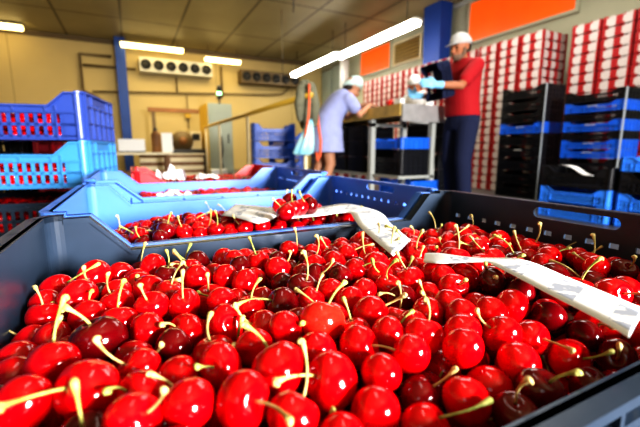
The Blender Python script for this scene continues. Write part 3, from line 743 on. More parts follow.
# ------------------------------------------------------------------ crate stacks along the right wall
def stack(x, y, spec, where, gname, z=.0, rz=PI / 2, plates=()):
    n = len(spec)
    for i, (m, h, cn) in enumerate(reversed(spec)):
        k = n - i
        pos = 'topmost' if k == 1 else ('lowest' if k == n else ORD[k] + ' from the top')
        crate('%s plastic crate, %s in the %s' % (cn, pos, where), m, (x, y, z), rz, gname, zs=h / .172, plate=(k in plates), L=.60, W=.40, H=.172, dip=.05, flat=.07, slope=.06, slot_top=.085)
        z += h + .001
    return z
B_, U_ = M['black'], M['blue']
stack(4.60, 3.16, [(B_, .145, 'black'), (B_, .145, 'black'), (B_, .145, 'black'), (U_, .13, 'blue'), (B_, .145, 'black'), (B_, .145, 'black'), (B_, .17, 'black'), (B_, .17, 'black'), (B_, .17, 'black')],
      'stack next to the man', 'crates in the stack next to the man', plates=(4, 6))
stack(4.60, 2.345, [(B_, .115, 'black'), (U_, .105, 'blue'), (B_, .085, 'black'), (U_, .115, 'blue'), (B_, .085, 'black'), (U_, .095, 'blue'), (U_, .10, 'blue'), (B_, .17, 'black'), (B_, .17, 'black'), (B_, .17, 'black')],
      'tall stack at right edge', 'crates in the stack at the right edge', plates=(2, 4, 6, 7))
stack(3.58, 1.885, [(B_, .178, 'black'), (M['brightblue'], .135, 'blue'), (M['brightblue'], .14, 'blue')], 'low stack with the hanging paper', 'crates in the low right stacks', z=.004)
stack(3.60, 1.27, [(M['brightblue'], .11, 'blue'), (B_, .17, 'black'), (M['brightblue'], .13, 'blue'), (M['brightblue'], .13, 'blue')], 'low stack cut by right edge', 'crates in the low right stacks', z=.004)
ribbon('paper_strip', 'curled white paper strip hanging on the low black crate at right', 'paper', [((3.419, 2.040, 0.464), (3.455, 2.022, 0.464)), ((3.382, 1.994, 0.473), (3.419, 1.957, 0.471)), ((3.364, 1.902, 0.453), (3.391, 1.866, 0.462)), ((3.354, 1.810, 0.402), (3.364, 1.774, 0.416)), ((3.359, 1.774, 0.390), (3.359, 1.709, 0.394))], M['tissue'])
for (x, y, z1_, w) in ((4.39, 2.85, 1.375, 'stack next to the man'), (4.39, 2.035, 1.215, 'right edge stack')):
    b = MB(); b.box(-.006, .006, -.006, .006, 0, z1_)  # added strip standing in for the highlight down the stack corner
    tag(b.build('highlight_strip', M['strap'], None, (x, y, 0)), 'thin strip added as highlight on near corner of the ' + w, 'strap')

# blue crates behind the handrail
for k in range(4):
    crate(['blue crate lowest of the stack behind the yellow handrail', 'blue crate second from the floor behind the yellow handrail', 'blue crate second from the top behind the yellow handrail', 'topmost blue crate of the stack behind the yellow handrail'][k],
          M['deepblue'], (1.85, 5.2, .01 + k * .24), R(-12), 'blue crates behind the handrail', zs=1.37, W=.40, H=.172, dip=.05, flat=.07, slope=.06, slot_top=.085)
for k in range(4):
    crate(['blue crate lowest of the stack behind the woman', 'blue crate second from the floor in the stack behind the woman', 'blue crate second from the top behind the woman', 'topmost blue crate of the stack behind the woman'][k],
          M['deepblue'], (2.38, 6.0, .01 + k * .22), R(-20), 'blue crates behind the woman', zs=1.25, W=.40, H=.172, dip=.05, flat=.07, slope=.06, slot_top=.085)

# ------------------------------------------------------------------ printed cartons
def carton_mesh(L, W):
    b = MB(); t = .006; h = .112
    b.box(-W / 2, W / 2, -L / 2, L / 2, 0, .008)
    for s in (-1, 1):
        xa, xb = sorted((s * W / 2, s * (W / 2 - t))); ya, yb2 = sorted((s * L / 2, s * (L / 2 - t)))
        b.prism([(-L / 2, 0), (L / 2, 0), (L / 2, h), (L / 2 - .03, h), (L / 2 - .045, h - .008), (-L / 2 + .045, h - .008), (-L / 2 + .03, h), (-L / 2, h)], 'x', xa, xb)
        b.prism([(-W / 2, 0), (W / 2, 0), (W / 2, h), (W / 2 - .03, h), (W / 2 - .045, h - .008), (-W / 2 + .045, h - .008), (-W / 2 + .03, h), (-W / 2, h)], 'y', ya, yb2)
    for sx in (-1, 1):
        for sy in (-1, 1):                      # stacking tabs at the corners
            for q in (.0, .06):
                b.box(sx * W / 2 - (.005 if sx > 0 else 0), sx * W / 2 + (0 if sx > 0 else .005), sy * (L / 2 - .04 - q) - .02, sy * (L / 2 - .04 - q) + .02, h, .118)
    b.box(-W / 2 + .004, W / 2 - .004, -L / 2 + .004, L / 2 - .004, h - .016, h - .008)
    return b.mesh('carton', M['carton'])
CM = carton_mesh(.33, .50)
def carton_col(x, y, n, where, gname, me=CM):
    for k in range(n):
        o = bpy.data.objects.new('fruit_carton', me); col.objects.link(o)
        o.location = (x + rng.uniform(-.003, .003), y + rng.uniform(-.003, .003), .002 + k * .1185)
        p = n - k
        tag(o, 'red and white carton, %s, %s' % ('topmost' if p == 1 else 'lowest' if p == n else ORD[p] + ' from top', where), 'carton', gname)
for i in range(3): carton_col(5.10 + .25, 2.885 - i * .345, 18, ORD[i + 1] + ' pile rightward at right edge', 'cartons piled at the right edge')
for i in range(3): carton_col(4.86 + .25, 3.42 + i * .345, 18, ORD[i + 1] + ' pile beyond the black crate stack', 'cartons piled beyond the black crates')
for i in range(9): carton_col(4.88 + .25, 4.50 + i * .352, 18, ORD[i + 1] + ' pile leftward from behind the man', 'cartons piled along the wall behind the table')
for i in range(2): carton_col(2.98 + i * .52, 5.6, 6, ('left' if i == 0 else 'right') + ' pile under the table behind the woman', 'cartons low behind the woman')

# ------------------------------------------------------------------ sorting table
t = thing('sorting_table', 'long steel sorting table with yellow wooden edge between the woman and the man', 'table', (2.45, 3.04, 0))
L_ = 1.75; W_ = .50
MB().box(.03, W_, .03, L_, .99, 1.02).build('table_top', M['steel'], t)
MB().box(0, W_ + .06, 0, .03, .885, 1.055).build('end_panel', M['steel'], t)
MB().box(-.012, .03, .03, L_, .94, 1.06).build('edge_board', M['wood'], t)['label'] = 'yellow wooden edge board'
MB().box(W_, W_ + .03, .03, L_, .94, 1.06).build('edge_board', M['wood'], t)
MB().box(.03, W_, L_ - .03, L_, .885, 1.055).build('end_panel', M['steel'], t)
for (x, y) in ((.0, .54), (.45, .54), (.0, 1.66), (.45, 1.66), (.45, .06)): MB().box(x, x + .06, y, y + .06, 0, .94).build('leg', M['greypaint'], t)
MB().box(.0, .5, .54, .60, .86, .90).build('cross_bar', M['greypaint'], t)
MB().box(.02, .5, .06, 1.66, .30, .33).build('shelf', M['greypaint'], t)
b = MB(); b.ball((0, 0, .03), (.035, .035, .032), 14, 10); b.tube([(0, 0, 0), (0, 0, .012)], .028, 12)
tag(b.build('red_button', M['redball'], None, (2.47, 3.27, 1.06)), 'small round red knob on the yellow table edge', 'knob')
tag(MB().box(-.03, .03, -.04, .04, 0, .05).build('white_tub', M['white'], None, (2.475, 3.12, 1.06)), 'small white tub on the table edge near the end panel', 'tub')
for i, (yy_, n_) in enumerate(((4.02, 3), (4.45, 3))):
    for k in range(n_): crate('black crate, %s on the table shelf in the %s pile behind the woman' % (('lowest', 'middle', 'topmost')[k], ('nearer', 'farther')[i]), M['black'], (2.74, yy_, .331 + k * .19), 0, 'black crates on the far shelf', W=.40, H=.186, L=.46)
for k in range(5): crate('black crate, %s of the added dark pile between table, man and worker' % ('lowest', 'second from the floor', 'middle one', 'second from the top', 'topmost')[k], M['black'], (3.36, 3.55, .002 + k * .188), PI / 2, 'added black crates by the table', W=.40, H=.186, L=.60, handle=False)  # pile added to keep the view past the table dark
kwt = dict(W=.40, H=.172, dip=.05, flat=.07, slope=.06, slot_top=.085)
crate('black crate on the lower shelf of the sorting table', M['black'], (2.72, 3.42, .331), PI / 2, 'crates under the table', zs=1.6, **kwt)
crate('blue crate on the black crate under the sorting table', M['blue'], (2.72, 3.42, .61), PI / 2, 'crates under the table', zs=.7, **kwt)
crate('blue crate on the floor below the table shelf', M['blue'], (2.82, 3.36, .008), PI / 2, 'crates under the table', zs=1.55, **kwt)

# ------------------------------------------------------------------ people
def V3(*a): return Vector(a)
def torso_rings(rings, n=22):
    """rings: (centre x, centre z, half depth, half width, pitch, squareness)"""
    out = []
    for (cx, cz, hd, hw, pitch) in rings:
        ax = Vector((math.cos(pitch), 0, -math.sin(pitch)))
        r = []
        for k in range(n):
            a_ = 2 * PI * k / n; c_, s_ = math.cos(a_), math.sin(a_)
            c_ = math.copysign(abs(c_) ** .85, c_); s_ = math.copysign(abs(s_) ** .85, s_)
            r.append(Vector((cx, 0, cz)) + ax * hd * c_ + Vector((0, hw * s_, 0)))
        out.append(r)
    return out
def hand(b, wrist, fwd, palm, side, infl=0.0, curl=.5, size=1.0):
    """palm with five separate curled fingers; palm = direction the palm faces; side = +1 when the thumb is toward fwd x palm"""
    f = Vector(fwd).normalized(); p = Vector(palm); p = (p - f * p.dot(f)).normalized(); s = f.cross(p) * side
    W = Vector(wrist); S = size
    Mx = Matrix((f, s, p)).transposed()
    b.ball(W + f * .045 * S, (.052 * S + infl, .040 * S + infl, .016 * S + infl), 14, 10, Mx.to_3x3())
    for k, (ln, off) in enumerate(((.072, .030), (.080, .010), (.074, -.010), (.058, -.029))):
        p0 = W + (f * .078 + s * off) * S; d = f.copy(); pts = [p0]
        for q, fr in enumerate((.45, .32, .23)):
            an = curl * (.5 + .55 * q) + .08 * k
            d = (f * math.cos(an) + p * math.sin(an)); pts.append(pts[-1] + d * ln * fr * S)
        rr = [.0088 * S + infl, .0084 * S + infl, .0077 * S + infl, .0066 * S + infl]
        b.limb(pts, rr, 8)
    p0 = W + (f * .022 + s * .030) * S
    q1 = p0 + (f * .7 + s * .62 + p * .3).normalized() * .034 * S; q2 = q1 + (f * .85 + s * .25 + p * .5).normalized() * .028 * S
    b.limb([p0, q1, q2], [.0115 * S + infl, .0098 * S + infl, .0078 * S + infl], 8)
def head(b, c, pitch, yaw=0, S=1.0):
    T = Matrix.Rotation(yaw, 3, 'Z') @ Matrix.Rotation(pitch, 3, 'Y')
    C = Vector(c)
    def P(x, y, z): return C + T @ Vector((x * S, y * S, z * S))
    b.ball(P(-.012, 0, .025), (.098 * S, .076 * S, .098 * S), 20, 14, T)          # cranium
    b.ball(P(.030, 0, -.045), (.062 * S, .058 * S, .078 * S), 18, 12, T)          # face
    b.ball(P(.055, 0, -.092), (.030 * S, .034 * S, .026 * S), 12, 8, T)           # chin
    b.ball(P(.078, 0, .018), (.018 * S, .052 * S, .014 * S), 12, 8, T)            # brow
    b.limb([P(.086, 0, .006), P(.108, 0, -.030)], [.010 * S, .0155 * S], 8)       # nose
    b.ball(P(.088, 0, -.060), (.012 * S, .026 * S, .012 * S), 10, 6, T)           # lips
    for s in (-1, 1):
        b.ball(P(.062, s * .036, -.030), (.026 * S, .022 * S, .022 * S), 10, 8, T)   # cheek
        b.ball(P(-.008, s * .078, -.012), (.020 * S, .010 * S, .032 * S), 10, 8, T)  # ear
    return P, T
def limbs_body(J):
    b = MB()
    b.ring_loft(torso_rings(J['torso']))
    for s in (0, 1):
        b.limb(J['leg'][s], [.085, .060, .052, .040], 14)
        an = J['leg'][s][3]; f = J.get('toe', Vector((1, 0, 0)))
        b.limb([an + V3(-.03, 0, -.04), an + V3(.06, 0, -.035), an + V3(.15, 0, -.055)], [.036, .036, .026], 10)
        sh, el, wr = J['arm'][s]
        b.limb([sh, sh.lerp(el, .5), el, el.lerp(wr, .4), wr], [.052, .046, .038, .036, .026], 12)
    b.limb([J['neck'][0], J['neck'][1]], [.060, .052], 12)
    P, T = head(b, J['head'], J['hpitch'], J.get('hyaw', 0), J.get('hs', 1.0))
    for s in (0, 1):
        wr = J['arm'][s][2]; fw = J['hand'][s][0]
        hand(b, wr, fw, J['hand'][s][1], J['hand'][s][2], 0, J['hand'][s][3])
    return b, P, T
def face_bits(o, P, T, lipm=True, S=1.0):
    for s in (-1, 1):
        MB().ball(P(.082, s * .031, -.004), (.0085, .012, .008), 10, 8, T).build('eye', M['eye'], o)
        MB().tube([P(.090, s * .018, .018), P(.094, s * .034, .024), P(.084, s * .050, .018)], .0045, 6).build('eyebrow', M['hair'], o)
    MB().tube([P(.096, -.020, -.060), P(.101, 0, -.058), P(.096, .020, -.060)], .005, 6).build('mouth', M['lip'], o)
def shell_cap(P, T, S, m, o, name, back=.0, zmin=.012, tilt=.15, puff=1.0):
    """cap that covers the skull above a tilted line"""
    b = MB(); rings = []; n = 22
    for k in range(8):
        ph = k / 7 * 1.0 * PI / 2 * 1.08
        r = []
        for i in range(n):
            a_ = 2 * PI * i / n
            x = math.sin(ph) * math.cos(a_) * .114; y = math.sin(ph) * math.sin(a_) * .092; z = math.cos(ph) * .108 * puff
            r.append(P(-.012 + x, y, .032 + z + tilt * x - (back * max(0, -x) if ph > .8 else 0)))
        rings.append(r)
    b.ring_loft(rings, True, True)
    return b.build(name, m, o)

def shirt_sleeve(b, sh, el, frac, r0, r1):
    b.limb([sh, sh.lerp(el, frac * .5), sh.lerp(el, frac)], [r0, (r0 + r1) / 2, r1], 14)

# --- the man in the red shirt, tipping a dark crate over the table
J = dict(
    torso=[(-.01, .80, .10, .155, 0), (-.015, .90, .115, .17, 0), (.0, 1.00, .118, .165, 0), (.015, 1.12, .122, .165, .05), (.025, 1.25, .125, .185, .06), (.02, 1.36, .115, .195, .05), (.015, 1.43, .085, .165, .05), (.02, 1.475, .055, .09, .05)],
    leg=[[V3(0, -.095, .88), V3(.03, -.11, .50), V3(.0, -.115, .38), V3(-.04, -.12, .085)], [V3(0, .095, .88), V3(.05, .115, .50), V3(.035, .12, .38), V3(.01, .125, .085)]],
    arm=[[V3(.02, -.185, 1.385), V3(.17, -.23, 1.15), V3(.40, -.20, 1.14)], [V3(.02, .185, 1.385), V3(.22, .225, 1.185), V3(.455, .17, 1.185)]],
    neck=[V3(.025, 0, 1.42), V3(.05, 0, 1.52)], head=V3(.065, 0, 1.585), hpitch=.22, hyaw=.10,
    hand=[(V3(1, .15, .15), V3(0, 1, 0), 1, .35), (V3(1, -.12, .12), V3(0, -1, 0), -1, .45)])
b, P, T = limbs_body(J)
man = b.build('person', M['skin_tan']); remesh(man, .0065, 3)
tag(man, 'man in red shirt, white cap and navy trousers tipping a dark crate over the table', 'person')
face_bits(man, P, T)
b = MB(); b.ball(P(.045, 0, -.088), (.050, .060, .042), 16, 10, T); b.ball(P(.078, 0, -.078), (.028, .034, .030), 12, 8, T)
for s in (-1, 1): b.limb([P(.012, s * .066, -.030), P(.030, s * .062, -.07)], [.018, .022], 8)
remesh(b.build('beard', M['beard'], man), .007, 3)
b = MB(); b.ball(P(-.045, 0, -.012), (.068, .074, .055), 16, 10, T); b.build('hair', M['hair'], man)
cp = shell_cap(P, T, 1, M['greycap'], man, 'cap', tilt=.12, puff=.92)
b = MB(); n = 14; top = []; bot = []
for i in range(n + 1):
    a_ = -PI * .42 + PI * .84 * i / n
    top.append((P(-.012 + .110 * math.cos(a_), .090 * math.sin(a_), .042), P(.02 + .145 * math.cos(a_) + .01, .080 * math.sin(a_), .030)))
for i in range(n): b.add([top[i][0], top[i][1], top[i + 1][1], top[i + 1][0]], [(0, 1, 2, 3)], True)
br = b.build('brim', M['greycap'], cp); so = br.modifiers.new('t', 'SOLIDIFY'); so.thickness = .006
b = MB(); b.ring_loft(torso_rings([(-.012, .93, .138, .190, 0), (.0, 1.00, .136, .184, 0), (.015, 1.12, .138, .182, .05), (.022, 1.25, .140, .200, .06), (.018, 1.36, .130, .212, .05), (.012, 1.43, .10, .185, .05), (.02, 1.475, .068, .10, .05)]))
for s in (0, 1): shirt_sleeve(b, J['arm'][s][0], J['arm'][s][1], .72, .072, .066)
remesh(b.build('shirt', M['redcloth'], man), .010, 5)
b = MB(); b.ring_loft(torso_rings([(-.01, .80, .125, .175, 0), (-.015, .90, .132, .184, 0), (-.008, .985, .130, .180, 0)]))
for s in (0, 1): b.limb([J['leg'][s][0] + V3(0, 0, -.02), J['leg'][s][1], J['leg'][s][2], J['leg'][s][3] + V3(0, 0, .0)], [.108, .082, .076, .066], 14)
remesh(b.build('trousers', M['navycloth'], man), .011, 5)
for s in (0, 1):
    b = MB(); hd = J['hand'][s]; wr = J['arm'][s][2]
    hand(b, wr, hd[0], hd[1], hd[2], .0025, hd[3]); e = J['arm'][s][1]
    b.limb([wr + (e - wr).normalized() * .05, wr, wr + Vector(hd[0]).normalized() * .02], [.036, .033, .030], 10)
    remesh(b.build('glove', M['glove'], man), .005, 2)
    b = MB(); an = J['leg'][s][3]
    b.limb([an + V3(-.035, 0, -.040), an + V3(.06, 0, -.038), an + V3(.16, 0, -.052)], [.044, .044, .034], 12)
    b.box(an.x - .075, an.x + .19, an.y - .04, an.y + .04, 0, .02)
    remesh(b.build('shoe', M['shoe'], man), .008, 3)
man.location = (3.0, 2.80, 0); man.rotation_euler = (0, 0, PI - R(6))

# the crate he tips
t = crate('dark navy crate held up on its end by the man over the table', M['navycloth'], (2.60, 2.93, 1.25), 0, None, W=.30, L=.38, H=.172, dip=.04, flat=.05, slope=.05)
t.rotation_euler = (0, R(-106), R(-6)); t.location = (2.735, 2.80, 1.265); t.scale = (.88, .85, .85)

# --- the woman in the lavender smock, leaning over the table
pb = .55
J = dict(
    torso=[(-.02, .70, .105, .16, 0), (-.03, .80, .125, .175, .1), (.0, .90, .115, .16, .45), (.07, 1.00, .110, .15, .6), (.14, 1.10, .112, .165, .65), (.19, 1.17, .100, .175, .65), (.225, 1.215, .075, .15, .65), (.25, 1.245, .05, .08, .65)],
    leg=[[V3(-.02, -.085, .78), V3(.03, -.09, .44), V3(-.0, -.09, .34), V3(-.05, -.09, .08)], [V3(-.02, .085, .78), V3(-.03, .095, .44), V3(-.07, .095, .34), V3(-.13, .095, .08)]],
    arm=[[V3(.21, -.165, 1.16), V3(.34, -.20, .99), V3(.51, -.10, 1.115)], [V3(.21, .165, 1.16), V3(.35, .20, 1.0), V3(.50, .06, 1.13)]],
    neck=[V3(.235, 0, 1.20), V3(.30, 0, 1.27)], head=V3(.335, 0, 1.315), hpitch=.62, hs=.94,
    hand=[(V3(1, .3, -.05), V3(0, .3, -1), -1, .5), (V3(1, -.3, -.1), V3(0, -.3, -1), 1, .5)])
b, P, T = limbs_body(J)
wo = b.build('person', M['skin']); remesh(wo, .0065, 3)
tag(wo, 'woman in lavender smock and pale cap bending over the sorting table', 'person')
face_bits(wo, P, T)
b = MB(); b.ball(P(-.05, 0, -.03), (.060, .070, .060), 16, 10, T); b.build('hair', M['hair'], wo)
shell_cap(P, T, 1, M['tealcap'], wo, 'cap', back=.55, tilt=.25, puff=1.12)
b = MB(); b.ring_loft(torso_rings([(.0, .575, .205, .25, 0), (.0, .66, .198, .236, 0), (.0, .74, .19, .222, .02), (.01, .82, .184, .215, .10), (.03, .91, .165, .195, .40), (.075, 1.01, .140, .175, .6), (.135, 1.105, .130, .186, .65), (.185, 1.175, .116, .195, .65), (.222, 1.222, .090, .165, .65), (.25, 1.255, .062, .085, .65)], 26))
for s in (0, 1): shirt_sleeve(b, J['arm'][s][0], J['arm'][s][1], .55, .074, .070)
remesh(b.build('smock', M['lavender'], wo), .010, 4)
for s in (0, 1):
    b = MB(); an = J['leg'][s][3]
    b.limb([an + V3(-.03, 0, -.04), an + V3(.05, 0, -.036), an + V3(.14, 0, -.052)], [.040, .040, .030], 12)
    b.box(an.x - .065, an.x + .165, an.y - .036, an.y + .036, 0, .02)
    remesh(b.build('shoe', M['shoe'], wo), .008, 3)
wo.location = (2.02, 3.88, 0); wo.rotation_euler = (0, 0, R(-8))

# --- the worker in white half hidden behind the table
J = dict(
    torso=[(-.01, .76, .10, .15, 0), (-.015, .86, .115, .165, 0), (.0, .96, .11, .155, .1), (.03, 1.08, .11, .155, .25), (.07, 1.20, .115, .175, .3), (.10, 1.30, .105, .18, .3), (.115, 1.355, .08, .15, .3), (.13, 1.39, .05, .085, .3)],
    leg=[[V3(0, -.09, .84), V3(.03, -.10, .48), V3(.01, -.105, .36), V3(-.03, -.11, .085)], [V3(0, .09, .84), V3(.03, .10, .48), V3(.01, .105, .36), V3(-.03, .11, .085)]],
    arm=[[V3(.10, -.175, 1.31), V3(.17, -.22, 1.08), V3(.38, -.12, 1.13)], [V3(.10, .175, 1.31), V3(.17, .22, 1.08), V3(.38, .12, 1.13)]],
    neck=[V3(.115, 0, 1.35), V3(.15, 0, 1.42)], head=V3(.175, 0, 1.475), hpitch=.45, hs=.95,
    hand=[(V3(1, .2, -.1), V3(0, .3, -1), -1, .5), (V3(1, -.2, -.1), V3(0, -.3, -1), 1, .5)])
b, P, T = limbs_body(J)
w3 = b.build('person', M['skin_tan']); remesh(w3, .0075, 3)
tag(w3, 'worker in white smock and white cap looking down behind the table', 'person')
face_bits(w3, P, T)
b = MB(); b.ball(P(-.05, 0, -.025), (.060, .070, .058), 16, 10, T); b.build('hair', M['hair'], w3)
shell_cap(P, T, 1, M['whitecloth'], w3, 'cap', back=.4, tilt=.2, puff=1.1)
b = MB(); b.ring_loft(torso_rings([(-.015, .90, .135, .182, 0), (.0, .96, .13, .175, .1), (.03, 1.08, .128, .175, .25), (.07, 1.20, .130, .192, .3), (.10, 1.30, .12, .198, .3), (.115, 1.36, .092, .165, .3), (.13, 1.395, .06, .09, .3)]))
for s in (0, 1): shirt_sleeve(b, J['arm'][s][0], J['arm'][s][1], .95, .074, .06)
remesh(b.build('smock', M['whitecloth'], w3), .011, 4)
b = MB()
for s in (0, 1): b.limb([J['leg'][s][0] + V3(0, 0, -.1), J['leg'][s][1], J['leg'][s][2], J['leg'][s][3]], [.098, .078, .072, .062], 14)
b.ring_loft(torso_rings([(0, .70, .115, .165, 0), (0, .84, .12, .17, 0)]))
remesh(b.build('trousers', M['navycloth'], w3), .012, 4)
for s in (0, 1):
    b = MB(); an = J['leg'][s][3]
    b.limb([an + V3(-.03, 0, -.04), an + V3(.06, 0, -.038), an + V3(.15, 0, -.052)], [.042, .042, .032], 12); b.box(an.x - .07, an.x + .18, an.y - .038, an.y + .038, 0, .02)
    remesh(b.build('shoe', M['shoe'], w3), .009, 3)
w3.location = (3.73, 4.22, -.0); w3.rotation_euler = (0, 0, R(196))

# ------------------------------------------------------------------ handrail with jacket, bag and straps
t = thing('handrail', 'yellow handrail on thin posts running back past the grey cabinet', 'handrail', (1.4, 2.95, 0))
MB().tube([(0, 0, 1.06), (0, 5.1, 1.06)], .026, 10).build('rail', M['yellowrail'], t)
for y in (.12, 1.95, 3.7, 5.0): MB().tube([(0, y, 0), (0, y, 1.05)], .020, 8).build('post', M['cream'], t)
for y in (.12, 1.95, 3.7, 5.0): MB().tube([(0, y, 0), (0, y, .012)], .05, 12).build('foot_plate', M['cream'], t)
def drape(name, label, cat, prof, m, loc, rz=0, n=26, seed=1, folds=5):
    """soft hanging thing lofted from (z, half width, half depth, x offset)"""
    r_ = random.Random(seed); b = MB(); rings = []
    ph = [r_.uniform(0, 6) for _ in range(3)]
    for z, hw, hd, ox in prof:
        r = []
        for k in range(n):
            a_ = 2 * PI * k / n
            w = 1 + .16 * math.sin(folds * a_ + ph[0] + z * 4) + .08 * math.sin((folds + 4) * a_ + ph[1])
            r.append((ox + hw * math.cos(a_) * w, hd * math.sin(a_) * w, z))
        rings.append(r)
    b.ring_loft(rings); o = b.build(name, m, None, loc); o.rotation_euler = (0, 0, rz)
    return tag(o, label, cat)
rz_ = R(-15)
j = drape('jacket', 'grey green jacket hanging over the near end of the yellow handrail', 'jacket', [(1.20, .02, .02, 0), (1.185, .045, .045, 0), (1.13, .060, .06, 0), (1.0, .066, .068, .0), (.88, .06, .06, .005), (.80, .045, .04, .01), (.785, .03, .02, .01)], M['greycloth'], (1.40, 3.07, 0), rz_, folds=4)
b = MB(); b.limb([V3(.05, -.02, 1.14), V3(.08, -.045, .98), V3(.07, -.05, .83)], [.04, .042, .032], 10); b.build('sleeve', M['greycloth'], j)
b = MB(); b.limb([V3(-.045, -.03, 1.12), V3(-.065, -.05, .99), V3(-.055, -.05, .87)], [.036, .040, .030], 10); b.build('sleeve', M['greycloth'], j)
bg = drape('plastic_bag', 'light blue plastic bag hanging below the grey green jacket', 'bag', [(.86, .015, .012, .03), (.80, .038, .03, .015), (.72, .055, .04, .0), (.64, .075, .045, -.02), (.575, .085, .045, -.04), (.555, .055, .03, -.045)], M['bag'], (1.385, 3.0, 0), rz_, folds=5, seed=4)
tag(MB().tube([(-.01, -.10, 1.15), (-.02, -.125, 1.0), (-.03, -.13, .88), (-.045, -.10, .74), (-.055, -.09, .66)], .010, 8).build('strap', M['ribbon'], None, (1.40, 3.07, 0)), 'orange red strap hanging down the front of the jacket', 'strap')
tag(MB().tube([(.02, -.03, 1.09), (.07, -.06, 1.04), (.085, -.07, .80), (.10, -.08, .68), (.095, -.08, .55), (.08, -.07, .50), (.07, -.06, .58)], .012, 8).build('strap', M['ribbon'], None, (1.41, 3.07, 0)), 'orange red strap dangling at the right of the light blue bag', 'strap')

# boards on the wall beyond the woman
for (x, y, z, w, h, lab) in ((5.84, 11.1, 1.75, .62, 1.35, 'tall grey green board in the far right corner, left of the pair'), (5.84, 10.4, 1.80, .60, 1.35, 'tall grey green board on the far right wall, right of the pair')):
    o = thing('wall_board', lab, 'board', (x, y, z), -PI / 2)
    MB().box(-w / 2, w / 2, -.03, .06, 0, h).build('panel', M['cabinet'], o); f_ = MB()
    f_.box(-w / 2 - .02, w / 2 + .02, -.05, .06, -.03, 0); f_.box(-w / 2 - .02, w / 2 + .02, -.05, .06, h, h + .03); f_.build('frame', M['frame_dark'], o)
b = MB(); b.tube([(0, 0, 0), (0, 0, .75)], .13, 18)
tag(b.build('white_canister', M['white'], None, (5.6, 9.6, 2.35)), 'white upright cylinder high on the right wall beyond the woman', 'canister')
tag(MB().box(0, .45, -.10, .10, -.03, 0).build('wall_bracket', M['greypaint'], None, (5.48, 9.6, 2.35)), 'grey wall bracket carrying the white cylinder', 'bracket')

# ------------------------------------------------------------------ far left corner: cabinet, beacon, machine, frame
t = thing('electrical_cabinet', 'tall grey green electrical cabinet with a yellow side panel', 'cabinet', (1.82, 8.72, 0))
MB().box(-.26, .26, -.22, .75, .08, 1.60).build('body', M['cabinet'], t)
MB().box(-.23, .23, -.235, -.22, .14, 1.54).build('door', M['cabinet'], t)
MB().box(.15, .17, -.255, -.235, .75, .95).build('handle', M['black_rubber'], t)
MB().box(-.28, -.26, -.22, .75, .08, 1.60).build('side_panel', M['yellow'], t)['label'] = 'yellow side panel'
MB().box(-.24, .24, -.20, .72, 0, .08).build('plinth', M['darkmetal'], t)
MB().tube([(0, -.25, .9), (.02, -.27, .6), (-.02, -.26, .35), (.03, -.25, .12)], .018, 6).build('cable', M['black_rubber'], t)
t = thing('signal_beacon', 'small signal beacon with a green light on top of the grey cabinet', 'beacon', (1.86, 8.68, 1.60))
MB().tube([(0, 0, 0), (0, 0, .12)], .022, 8).build('stem', M['darkmetal'], t)
MB().tube([(0, 0, .12), (0, 0, .20)], .05, 12).build('base', M['black_rubber'], t)
MB().tube([(0, 0, .20), (0, 0, .27)], .05, 12).build('lens', M['green_lens'], t)['label'] = 'glowing green lens'
MB().tube([(0, 0, .27), (0, 0, .38), (0, 0, .41)], [.05, .05, .03], 12).build('lens', M['black_rubber'], t)
t = thing('grading_machine', 'dark grading machine with a round brown drum in front of the far wall', 'machine', (1.12, 9.2, 0))
MB().box(-.42, .42, -.3, .3, .25, .62).build('body', M['darkmetal'], t)
for sx in (-.36, .36):
    for sy in (-.25, .25): MB().box(sx - .04, sx + .04, sy - .04, sy + .04, 0, .25).build('leg', M['darkmetal'], t)
b = MB(); b.tube([(-.05, -.25, .80), (-.05, .2, .80)], .22, 22); b.build('drum', M['frame_dark'], t)['label'] = 'round brown drum'
b = MB(); b.tube([(-.05, -.27, .80), (-.05, -.25, .80)], .09, 16); b.build('hub', M['brownwood'], t)
MB().box(.12, .36, -.22, .12, .62, 1.02).build('control_box', M['cream'], t)
MB().box(.16, .32, -.235, -.22, .82, .96).build('screen', M['black_rubber'], t)
t = thing('doorway_frame', 'brown metal frame standing before the far wall behind the grading machine', 'frame', (1.15, 10.2, 0))
MB().box(-.62, -.54, -.05, .05, 0, 1.52).build('post', M['frame_dark'], t); MB().box(.54, .62, -.05, .05, 0, 1.52).build('post', M['frame_dark'], t); MB().box(-.70, .70, -.06, .06, 1.52, 1.62).build('lintel', M['brownwood'], t)
t = thing('side_table', 'plain brown table with shelf left of the grading machine', 'table', (.10, 7.3, 0))
MB().box(-.5, .55, -.3, .3, .52, .56).build('table_top', M['cream'], t); MB().box(-.45, .5, -.25, .25, .2, .23).build('shelf', M['brownwood'], t)
for sx in (-.45, .48):
    for sy in (-.26, .26): MB().box(sx - .03, sx + .03, sy - .03, sy + .03, 0, .52).build('leg', M['brownwood'], t)
t = thing('white_box', 'white box with dark underside on the brown table near the blue column', 'box', (.03, 7.15, .56))
MB().box(-.20, .20, -.12, .12, .02, .22).build('body', M['white'], t); MB().box(-.20, .20, -.125, .125, 0, .02).build('base', M['black_rubber'], t)
t = thing('gas_bottle', 'brown bottle with dark valve right of the white box', 'bottle', (.42, 7.25, .56))
b = MB(); b.tube([(0, 0, 0), (0, 0, .01), (0, 0, .30), (0, 0, .36), (0, 0, .38)], [.07, .08, .08, .04, .02], 14); b.build('body', M['brownwood'], t)
MB().tube([(0, 0, .37), (0, 0, .42)], .03, 10).build('valve', M['darkmetal'], t)
tag(MB().box(-.09, .09, -.012, .012, 0, .34).build('white_board', M['white'], None, (.60, 7.25, .56 - .34 + .34)), 'small upright white sheet right of the brown bottle', 'board')
t = thing('low_cupboard', 'low brown cupboard with pale boards behind the crates at left', 'cupboard', (.75, 8.3, 0))
